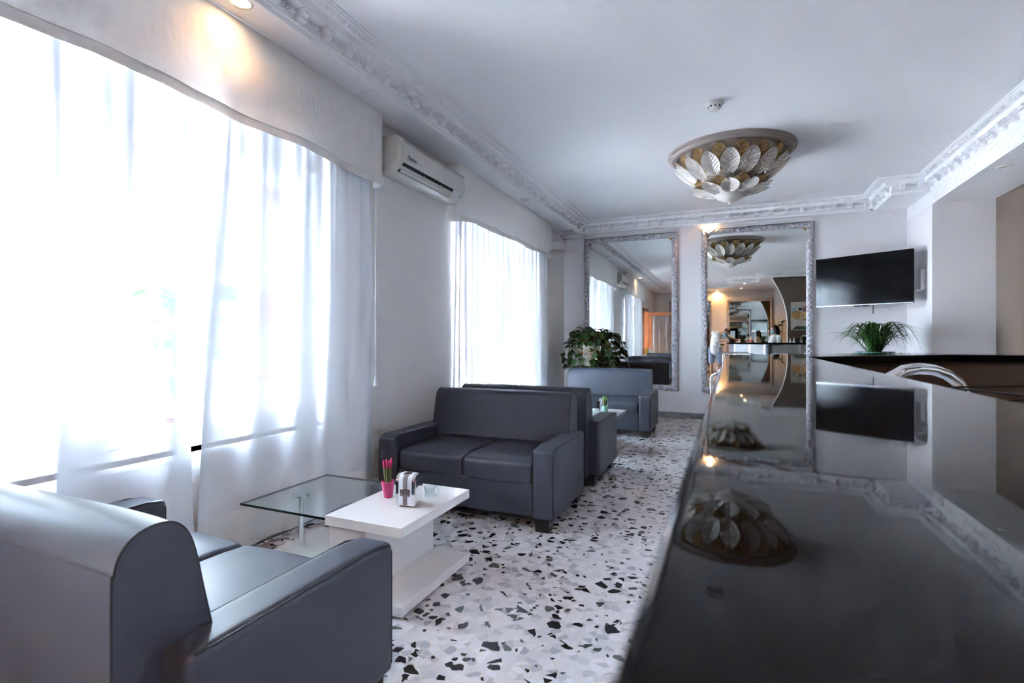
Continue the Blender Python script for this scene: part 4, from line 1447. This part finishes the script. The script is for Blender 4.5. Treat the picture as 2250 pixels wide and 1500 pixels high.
G().lathe([(.0588, .035), (.0592, .06), (.0545, .085)], 24, close=False).build('print_patch', pr('soap_print', (.50, .14, .12), .4), t, smooth=60)
G().lathe([(.0500, .100), (.043, .116)], 24, close=False).build('print_patch', pr('soap_blue', (.12, .22, .45), .4), t, smooth=60)
t = thing('till_screen', 'small dark till screen turned sideways on the reception desk', 'screen', (.36, -1.86, zd), math.radians(60))
G().box(-.09, .09, -.06, .06, 0, .015).build('stand', m_dark, t, bevel=.004)
G().cyl((0, 0, .015), (0, 0, .09), .015).build('neck', m_dark, t)
G().obox((0, .01, .15), (.26, .022, .19), Matrix.Rotation(.12, 3, 'X')).build('display', m_bezel, t)
G().obox((0, -.004, .15), (.24, .004, .17), Matrix.Rotation(.12, 3, 'X')).build('rear_plate', m_steel, t)
t = thing('flyer_stand', 'upright pale blue flyer in a clear stand on the reception desk', 'flyer', (.08, -1.88, zd))
G().obox((0, 0, .20), (.15, .006, .38), Matrix.Rotation(-.1, 3, 'X')).build('flyer', pr('flyer_blue', (.30, .48, .60), .4), t)
G().box(-.08, .08, -.04, .05, 0, .012).build('foot', m_cup, t)
for i in range(4):
    G().obox((-.01, .0075 - .0 + (i * .06) * .1 - .012, .10 + i * .06), (.10, .002, .012), Matrix.Rotation(-.1, 3, 'X')).build('printed_line', m_white, t)
for i, (x, lab) in enumerate(((.20, 'small white card holder nearest the blue flyer'), (.27, 'small white card holder nearest the till screen'))):
    t = thing('card_holder', lab, 'card holder', (x, -1.80, zd))
    G().box(-.04, .04, -.02, .02, 0, .03).build('tray', m_white, t, bevel=.002)
    G().obox((0, 0, .065), (.075, .006, .10), Matrix.Rotation(-.15, 3, 'X')).build('card', m_white, t)

# tall leafy plants behind
def floor_plant(label, x, y, h, n, seed, z0=.55):
    t = thing('floor_plant', label, 'potted plant', (x, y, 0))
    G().lathe([(.11, 0), (.15, .25), (.16, .26), (.16, .29), (.145, .29), (.14, .25)], 26, close=False).build('pot', m_white, t, smooth=45)
    G().cyl((0, 0, .01), (0, 0, .25), .10, .138, n=20).build('soil', m_soil, t)
    rnd = random.Random(seed)
    for k in range(3):
        a = rnd.uniform(0, 6.28)
        pts = [(.03 * math.cos(a) + .07 * s * math.cos(a + s), .03 * math.sin(a) + .07 * s * math.sin(a + s), .22 + (h - .22 - .1 * k) * s) for s in [i / 7 for i in range(8)]]
        G().tube(pts, .007, 6).build('stem', m_stem, t)
        for i in range(n):
            s = rnd.uniform(.35, 1.0)
            j = min(7, int(s * 7.99))
            leaf_at(t, Vector(pts[j]), rnd.uniform(0, 6.28), rnd.uniform(-.7, .4), rnd.uniform(.10, .17), rnd.uniform(-.4, .4))
    return t
floor_plant('tall leafy plant beside the brown partition edge, seen in the mirror', 1.36, -.75, 1.85, 6, 5)
floor_plant('leafy plant behind the photographer, seen in the mirror', -.30, -1.95, 1.15, 7, 8)
# brochure table by the window wall
t = thing('brochure_stand', 'small brochure stand behind the near sofa by the window', 'brochure stand', (-2.32, .33, 0))
G().box(-.14, .14, -.12, .12, .72, .75).build('top', m_white, t, bevel=.004)
for sx in (-1, 1):
    for sy in (-1, 1): G().cyl((sx * .11, sy * .09, 0), (sx * .11, sy * .09, .72), .012, n=10).build('leg', m_steel, t)
for i, (c, x) in enumerate((((.55, .34, .02), -.05), ((.62, .60, .58), .06))):
    tag(G().obox((-2.32 + x, .33, .835), (.10, .035, .17), Matrix.Rotation(.06, 3, 'X')).build('brochure_pile', pr('brochure_%d' % i, c, .5), bevel=.002),
        ('yellow brochure pile' if i == 0 else 'white brochure pile') + ' on the small stand by the window', 'brochures')
# exit sign over the door
t = thing('emergency_light', 'white emergency light box on the wall above the orange door', 'emergency light', (XL, -.75, 2.42))
G().box(0, .05, -.14, .14, 0, .15).build('housing', m_white, t, bevel=.006)
G().box(.05, .056, -.11, .11, .02, .13).build('diffuser', m_acwhite, t, bevel=.002)

# ================================================================== PEOPLE
def capsule(g, p0, p1, r0, r1):
    g.tube([p0, p1], [r0, r1], 14)
    g.ell(p0, (r0,) * 3, 14, 8); g.ell(p1, (r1,) * 3, 14, 8)
def chain(g, pts, rs):
    for i in range(len(pts) - 1):
        capsule(g, Vector(pts[i]), Vector(pts[i + 1]), rs[i], rs[i + 1])
def skinned(g, name, mat, parent, vox, smooth=4):
    o = g.build(name, mat, parent, smooth=180)
    m = o.modifiers.new('remesh', 'REMESH'); m.mode = 'VOXEL'; m.voxel_size = vox; m.use_smooth_shade = True
    s = o.modifiers.new('smooth', 'SMOOTH'); s.factor = .5; s.iterations = smooth
    return o
m_skin = tint(pr('skin', (.42, .22, .14), .5, spec=.3), 8, (.40, .205, .13), (.45, .245, .16))
m_skin2 = tint(pr('skin_fair', (.55, .33, .24), .5, spec=.3), 8, (.53, .31, .22), (.58, .36, .27))
m_hair = pr('dark_hair', (.018, .012, .010), .45)
m_mask = pr('blue_mask', (.22, .48, .66), .7)
m_linen = bump(tint(pr('white_linen', (.66, .65, .62), .85), 9, (.62, .61, .58), (.70, .69, .66)), 26, .4, .02)
m_shorts = bump(pr('blue_grey_shorts', (.21, .25, .33), .85), 20, .3, .02)
m_shoe = pr('dark_shoes', (.03, .03, .035), .6)
Rv, Fv = Vector((math.cos(YAW), math.sin(YAW), 0)), Vector((-math.sin(YAW), math.cos(YAW), 0))
def LP(r, b, z): return Rv * r + Fv * b + Vector((0, 0, z))

def head(g, c, fwd, up, s=1.0):
    fwd = Vector(fwd).normalized(); up = Vector(up); up = (up - fwd * up.dot(fwd)).normalized(); sd = up.cross(fwd)   # sd = its left
    M = Matrix((sd, fwd, up)).transposed()
    c = Vector(c)
    T = lambda x, y, z: c + M @ Vector((x, y, z)) * s
    g.ell(T(0, -.010, .022), (.074 * s, .094 * s, .098 * s), 20, 14, M)
    g.ell(T(0, .018, -.030), (.060 * s, .070 * s, .082 * s), 18, 12, M)
    g.ell(T(0, .045, -.088), (.034 * s, .036 * s, .026 * s), 14, 8, M)
    capsule(g, T(0, .080, .022), T(0, .100, -.020), .009 * s, .014 * s)          # nose
    for q in (-1, 1):
        g.ell(T(q * .030, .070, .038), (.022 * s, .014 * s, .010 * s), 10, 6, M)   # brow
        g.ell(T(q * .076, -.008, -.002), (.010 * s, .020 * s, .030 * s), 10, 8, M)  # ear
        g.ell(T(q * .034, .064, -.020), (.024 * s, .020 * s, .020 * s), 10, 6, M)  # cheek
    for dz in (-.052, -.062):
        g.ell(T(0, .080, dz), (.024 * s, .010 * s, .006 * s), 10, 6, M)            # lips
    return T, M
def eyes(par, T, M, s=1.0):
    for q in (-1, 1):
        G().ell(T(q * .030, .078, .018), (.012 * s, .009 * s, .007 * s), 12, 8, M).build('eye', m_white, par, smooth=180)
        G().ell(T(q * .030, .0855, .018), (.0055 * s, .003 * s, .0055 * s), 10, 6, M).build('iris', m_black, par, smooth=180)
def mask(par, T, M, s=1.0):
    g = G()
    def P(u, v):
        a = (u - .5) * 2.5; h = (v - .5)
        r = .071 + .018 * math.cos(a) * (1 - (2 * h) ** 2) ** .5 if abs(h) < .5 else .071
        x = math.sin(a) * r * .98; y = .018 + math.cos(a) * (r + .006)
        return T(x, y, -.046 + h * .098 * (1 - .12 * abs(a)))
    g.grid(P, 18, 10)
    o = g.build('face_mask', m_mask, par, smooth=180)
    mo = o.modifiers.new('solid', 'SOLIDIFY'); mo.thickness = .004
    g = G()
    for q in (-1, 1):
        g.tube([T(q * .068, .042, -.02), T(q * .080, .0, .01), T(q * .083, -.022, .005)], .0018, 5)
        g.tube([T(q * .064, .042, -.075), T(q * .079, .0, -.035), T(q * .083, -.022, -.005)], .0018, 5)
    g.build('ear_loops', m_white, o)

# --- the photographer, leaning over the end of the bar
man = thing('person', 'person in white shirt and grey shorts bending over a camera on the bar', 'person')
hipL, hipR = (-.52, -.82, .90), (-.34, -.80, .90)
kneeL, kneeR = (-.53, -.76, .50), (-.30, -.74, .50)
ankL, ankR = (-.53, -.86, .09), (-.29, -.84, .09)
spine = [(-.43, -.81, .93), (-.425, -.75, 1.05), (-.39, -.64, 1.20), (-.34, -.54, 1.32)]
shL, shR = (-.455, -.53, 1.395), (-.125, -.50, 1.345)
elL, wrL = (-.40, -.47, 1.175), tuple(LP(-.125, -.135, 1.185))
elR, wrR = (.10, -.46, 1.180), tuple(LP(.130, -.215, 1.180))
hc = (-.10, -.275, 1.415)
g = G()
chain(g, spine, [.135, .125, .135, .14])
capsule(g, Vector((-.37, -.60, 1.28)), Vector((-.27, -.55, 1.29)), .12, .11)
chain(g, [shL, (-.29, -.50, 1.37), shR], [.062, .085, .062])
chain(g, [(-.28, -.47, 1.385), (-.19, -.37, 1.395), (-.13, -.31, 1.39)], [.062, .056, .056])
for hp, kn, an in ((hipL, kneeL, ankL), (hipR, kneeR, ankR)):
    chain(g, [hp, tuple((Vector(hp) * .5 + Vector(kn) * .5)), kn], [.095, .078, .056])
    k, a_ = Vector(kn), Vector(an)
    chain(g, [kn, tuple(k.lerp(a_, .3) + Vector((0, -.015, 0))), an], [.054, .055, .036])
    chain(g, [an, tuple(a_ + Vector((-.01, .06, -.035))), tuple(a_ + Vector((-.015, .16, -.05)))], [.038, .036, .028])
chain(g, [shL, elL, wrL], [.055, .044, .028])
chain(g, [shR, elR, wrR], [.055, .044, .028])
# left hand cups the lens from below
chain(g, [wrL, tuple(LP(-.075, -.105, 1.170))], [.027, .022])
g.ell(LP(-.058, -.088, 1.163), (.030, .036, .014), 12, 8, Matrix.Rotation(YAW, 3, 'Z'))
for i in range(4):
    b = -.058 - i * .017
    e_ = (0, .004, .002, -.006)[i]
    chain(g, [tuple(LP(-.052, b, 1.158)), tuple(LP(-.022, b, 1.148)), tuple(LP(.008 + e_, b, 1.147)), tuple(LP(.030 + e_, b, 1.156))], [.0095, .009, .0085, .0075])
chain(g, [tuple(LP(-.072, -.09, 1.172)), tuple(LP(-.060, -.066, 1.196)), tuple(LP(-.048, -.055, 1.222))], [.0115, .0105, .009])
# right hand round the grip
chain(g, [wrR, tuple(LP(.105, -.165, 1.185))], [.027, .023])
g.ell(LP(.096, -.135, 1.190), (.015, .040, .034), 12, 8, Matrix.Rotation(YAW, 3, 'Z'))
for i in range(4):
    z = 1.222 - i * .0185
    e_ = (.0, -.006, -.004, .006)[i]
    chain(g, [tuple(LP(.098, -.112, z)), tuple(LP(.097, -.082, z)), tuple(LP(.082, -.066, z)), tuple(LP(.060 + e_, -.070, z))], [.0098, .0095, .009, .008])
chain(g, [tuple(LP(.094, -.155, 1.205)), tuple(LP(.072, -.175, 1.222)), tuple(LP(.045, -.172, 1.230))], [.0115, .0105, .009])
T, M = head(g, hc, (.10, .85, -.42), (.34, .38, .85), 1.0)
body = skinned(g, 'body', m_skin, man, .0065, 3)
eyes(man, T, M); mask(man, T, M)
g = G()
g.ell(T(0, -.022, .040), (.080, .094, .092), 18, 12, M)
g.ell(T(0, -.055, .0), (.070, .062, .075), 16, 10, M)
g.ell(T(0, .030, .098), (.055, .050, .024), 14, 8, M)
skinned(g, 'hair', m_hair, man, .007, 2)
g = G()
chain(g, [(-.435, -.82, .93)] + spine[1:], [.152, .146, .158, .162])
capsule(g, Vector((-.37, -.60, 1.28)), Vector((-.26, -.55, 1.28)), .142, .13)
chain(g, [shL, (-.29, -.50, 1.365), shR], [.080, .103, .080])
chain(g, [(-.43, -.82, .95), (-.43, -.80, .86)], [.155, .165])
for a_, b_ in ((shL, elL), (shR, elR)):
    A, B = Vector(a_), Vector(b_)
    chain(g, [a_, tuple(A.lerp(B, .5)), tuple(B + (B - A).normalized() * .01)], [.075, .070, .066])
for a_, b_ in ((elL, wrL), (elR, wrR)):
    A, B = Vector(a_), Vector(b_)
    chain(g, [a_, tuple(A.lerp(B, .22))], [.064, .056])
skinned(g, 'shirt', m_linen, man, .009, 5)
g = G()
for hp, kn in ((hipL, kneeL), (hipR, kneeR)):
    A, B = Vector(hp), Vector(kn)
    chain(g, [hp, tuple(A.lerp(B, .5)), tuple(A.lerp(B, .93))], [.112, .104, .092])
chain(g, [hipL, spine[0], hipR], [.115, .14, .115])
skinned(g, 'shorts', m_shorts, man, .009, 4)
for an in (ankL, ankR):
    a_ = Vector(an)
    g = G()
    chain(g, [tuple(a_ + Vector((0, -.03, -.045))), tuple(a_ + Vector((-.01, .07, -.047))), tuple(a_ + Vector((-.015, .17, -.052)))], [.043, .042, .036])
    g.box(a_.x - .05, a_.x + .035, a_.y - .07, a_.y + .20, 0, .02)
    skinned(g, 'shoe', m_shoe, man, .008, 2)
G().tube([T(.055, -.02, -.115), (-.27, -.42, 1.30), (-.22, -.38, 1.14), tuple(LP(-.075, -.155, 1.215))], .010, 8).build('camera_strap', m_black, man, smooth=60)
G().tube([T(-.055, -.02, -.115), (-.10, -.33, 1.28), tuple(LP(.075, -.150, 1.225))], .010, 8).build('camera_strap', m_black, man, smooth=60)
pc = thing('photo_camera', 'black photo camera with a wide lens held on the bar top', 'camera', tuple(LP(0, -.12, BAR_Z + .0005)), YAW)
G().rbox((0, 0, .052), (.068, .033, .048), .010, 8).build('body', m_black, pc, smooth=180, weld=.0003)
G().rbox((0, -.004, .106), (.026, .028, .014), .007, 8).build('viewfinder_hump', m_black, pc, smooth=180, weld=.0003)
G().tube([(0, .030, .069), (0, .052, .069), (0, .053, .069), (0, .092, .069)], [.034, .034, .037, .038], 32).build('lens_barrel', m_black, pc, smooth=40)
G().ell((0, .089, .069), (.031, .006, .031), 24, 8).build('front_glass', pr('coated_glass', (.01, .08, .055), .03, spec=.8), pc, smooth=180)
G().box(-.064, .064, -.028, .028, 0, .006).build('base_plate', m_dark, pc)

# --- the woman behind the bar
wom = thing('person', 'person with long dark hair, blue mask and white blouse behind the bar', 'person')
wx, wy = 1.10, 1.25
wf = Vector((-.86, .50, 0)).normalized(); wl = Vector((-wf.y, wf.x, 0))    # facing, her left
def WP(l, f, z): return tuple(Vector((wx, wy, z)) + wl * l + wf * f)
g = G()
chain(g, [WP(0, 0, .88), WP(0, .01, 1.00), WP(0, .015, 1.14), WP(0, 0, 1.24)], [.135, .108, .118, .105])
chain(g, [WP(-.145, -.01, 1.275), WP(0, -.005, 1.285), WP(.145, -.01, 1.275)], [.045, .065, .045])
chain(g, [WP(0, -.005, 1.28), WP(0, .01, 1.38)], [.052, .047])
for s in (-1, 1):
    chain(g, [WP(s * .085, 0, .86), WP(s * .09, .01, .64), WP(s * .085, .01, .45)], [.092, .074, .052])
    chain(g, [WP(s * .085, .01, .45), WP(s * .085, -.015, .32), WP(s * .085, -.02, .08)], [.051, .050, .032])
    chain(g, [WP(s * .085, -.02, .07), WP(s * .09, .06, .045), WP(s * .095, .12, .03)], [.034, .032, .024])
    chain(g, [WP(s * .155, -.01, 1.27), WP(s * .19, .02, 1.03), WP(s * .13, .20, .985)], [.044, .036, .024])
    g.ell(WP(s * .12, .245, .975), (.020, .036, .016), 10, 8, Matrix((wl, wf, Vector((0, 0, 1)))).transposed())
    for i in range(4):
        o_ = s * .12 + (i - 1.5) * .0165
        chain(g, [WP(o_, .268, .975), WP(o_, .292 + (.004, .010, .008, 0)[i], .970), WP(o_, .308 + (.004, .012, .010, 0)[i], .956)], [.0078, .0074, .0065])
    chain(g, [WP(s * .12 - s * .018, .235, .975), WP(s * .12 - s * .038, .258, .972), WP(s * .12 - s * .042, .278, .966)], [.009, .0085, .0075])
T, M = head(g, WP(0, .02, 1.462), wf + Vector((0, 0, -.08)), (0, 0, 1), .94)
skinned(g, 'body', m_skin2, wom, .0065, 3)
eyes(wom, T, M, .94); mask(wom, T, M, .94)
g = G()
g.ell(T(0, -.026, .035), (.083, .098, .098), 18, 12, M)
for s in (-1, 1):
    chain(g, [T(s * .060, .010, .055), T(s * .076, -.005, -.03), T(s * .078, -.010, -.13), T(s * .070, .010, -.235)], [.026, .026, .026, .018])
chain(g, [T(0, -.07, .02), T(0, -.085, -.10), T(0, -.095, -.24)], [.070, .068, .050])
skinned(g, 'hair', m_hair, wom, .007, 4)
g = G()
chain(g, [WP(0, 0, .84), WP(0, .01, 1.00), WP(0, .018, 1.14), WP(0, 0, 1.235)], [.158, .128, .140, .122])
chain(g, [WP(-.145, -.01, 1.262), WP(0, -.005, 1.262), WP(.145, -.01, 1.262)], [.062, .084, .062])
for s in (-1, 1):
    chain(g, [WP(s * .155, -.01, 1.262), WP(s * .19, .02, 1.03), WP(s * .148, .15, 1.00)], [.060, .054, .046])
    g.ell(WP(s * .06, .10, 1.14), (.055, .055, .05), 12, 8)
skinned(g, 'blouse', m_linen, wom, .009, 4)
g = G()
for s in (-1, 1):
    chain(g, [WP(s * .085, 0, .86), WP(s * .09, .01, .64), WP(s * .087, .01, .45), WP(s * .087, -.015, .10)], [.108, .088, .068, .058])
chain(g, [WP(-.07, 0, .88), WP(.07, 0, .88)], [.125, .125])
skinned(g, 'trousers', m_dark, wom, .009, 3)
for s in (-1, 1):
    g = G(); chain(g, [WP(s * .085, -.04, .042), WP(s * .09, .06, .042), WP(s * .095, .13, .036)], [.038, .038, .030])
    skinned(g, 'shoe', m_shoe, wom, .008, 2)

# ================================================================== OUTSIDE
m_stucco = pr('white_stucco', (.70, .68, .64), .9)
m_warm = tint(pr('warm_stucco', (.62, .36, .22), .9), .8, (.58, .33, .20), (.66, .40, .25))
m_tile = pr('roof_tile', (.42, .16, .10), .8)
m_shut = pr('orange_shutter', (.55, .22, .10), .7)
b_ = thing('far_house', 'pale house with an orange shuttered window across the garden', 'building', (-14, 10, -.12))
G().box(-4, 0, -5, 4.2, 0, 6.0).build('walls', m_stucco, b_)
G().box(-4.2, .4, -5.3, 4.5, 6.0, 6.25).build('roof', m_tile, b_)
for y in (-3.2, .1, 2.6):
    w = G().box(0, .05, y - .55, y + .55, 1.7, 2.95).build('window', m_shut, b_)
    for i in range(10):
        G().box(.05, .065, y - .5, y + .5, 1.76 + i * .115, 1.84 + i * .115).build('shutter_slat', m_shut, w)
g = G(); g.prism([(0, 3.25), (.9, 3.0), (.9, 2.95), (0, 3.2)], -1.2, 1.4, axis='y'); g.build('awning', m_stucco, b_)
b_ = thing('warm_house', 'warm coloured house glimpsed through the far sheer curtain', 'building', (-9, 22, -.12))
G().box(-5, 0, -7, 8, 0, 7).build('walls', m_warm, b_)
G().box(-5.2, .3, -7.2, 8.2, 7, 7.2).build('roof', m_tile, b_)
for y in (-4.5, -1.5, 1.5, 4.5):
    w = G().box(0, .04, y - .5, y + .5, 1.6, 3.0).build('window', m_dark, b_)
    for s in (-1, 1): G().box(.04, .06, y + s * .3 - .22, y + s * .3 + .22, 1.65, 2.95).build('pane', m_pane, w)
gw = thing('garden_wall', 'low white garden wall with red tile coping outside the large window', 'garden wall', (-6.6, 4, -.12))
G().box(-.12, .12, -9, 9, 0, .72).build('wall_body', m_stucco, gw)
for i in range(60):
    y = -9 + i * .3
    G().tube([(-.18, y + .15, .74), (.18, y + .15, .74)], .09, 8).build('coping_tile', m_tile, gw)
fe = thing('picket_fence', 'white picket fence standing behind the garden shrub', 'fence', (-7.4, 3.2, -.12))
for i in range(46):
    y = -3.2 + i * .14
    G().box(-.015, .015, y, y + .07, .05, 1.25).build('picket', m_white, fe)
for z in (.35, 1.0): G().box(-.03, -.015, -3.2, 3.25, z, z + .06).build('rail', m_white, fe)
def tree(label, x, y, zt, R, seed, n=900):
    t = thing('garden_tree', label, 'tree', (x, y, -.12))
    rnd = random.Random(seed)
    G().tube([(0, 0, 0), (.05, .03, zt * .4), (-.04, .06, zt * .75)], [.11, .09, .05], 8).build('trunk', pr('bark', (.12, .09, .07), .9), t, smooth=60)
    g = G()
    for i in range(n):
        a = rnd.uniform(0, 2 * PI); q = rnd.uniform(-1, 1); r = R * rnd.uniform(.3, 1) ** .5
        c = Vector((r * math.cos(a) * math.sqrt(1 - q * q), r * math.sin(a) * math.sqrt(1 - q * q), zt + r * q * .75))
        M = Matrix.Rotation(rnd.uniform(0, 6), 3, 'Z') @ Matrix.Rotation(rnd.uniform(-1, 1), 3, 'X')
        L_ = rnd.uniform(.08, .16)
        g.add([c + M @ Vector(p) for p in ((0, 0, 0), (L_ * .4, L_ * .5, .02), (0, L_, 0), (-L_ * .4, L_ * .5, .02))], [(0, 1, 2, 3)])
    o = g.build('foliage', pr('tree_leaves', (.09, .17, .05), .6), t); o['kind'] = 'stuff'
tree('leafy tree at the left beyond the large window', -9.0, 2.6, 2.9, 1.3, 1)
tree('leafy tree beyond the window gap, before the pale house', -10.5, 6.9, 1.7, 1.2, 2)
sh = thing('broadleaf_shrub', 'broad leaved green shrub right outside the curtain gap', 'shrub', (-4.6, 3.15, -.12))
G().lathe([(.22, 0), (.30, .5), (.32, .52), (.32, .58), (.28, .58), (.27, .5)], 24, close=False).build('planter', m_pot, sh, smooth=40)
rnd = random.Random(12)
for k in range(5):
    a = rnd.uniform(0, 6.28)
    pts = [(.30 * s * math.cos(a), .30 * s * math.sin(a), .45 + 1.3 * s) for s in [i / 5 for i in range(6)]]
    G().tube(pts, .014, 6).build('branch', m_stem, sh)
    for i in range(12):
        j = rnd.randint(2, 5)
        o = leaf_at(sh, Vector(pts[j]), rnd.uniform(0, 6.28), rnd.uniform(-.8, .5), rnd.uniform(.22, .36), rnd.uniform(-.3, .3))
m_shl = pr('shrub_leaf', (.10, .26, .05), .45)
ml2 = me_leaf.copy(); ml2.materials.clear(); ml2.materials.append(m_shl)
for c in sh.children:
    if c.name.startswith('leaf'): c.data = ml2
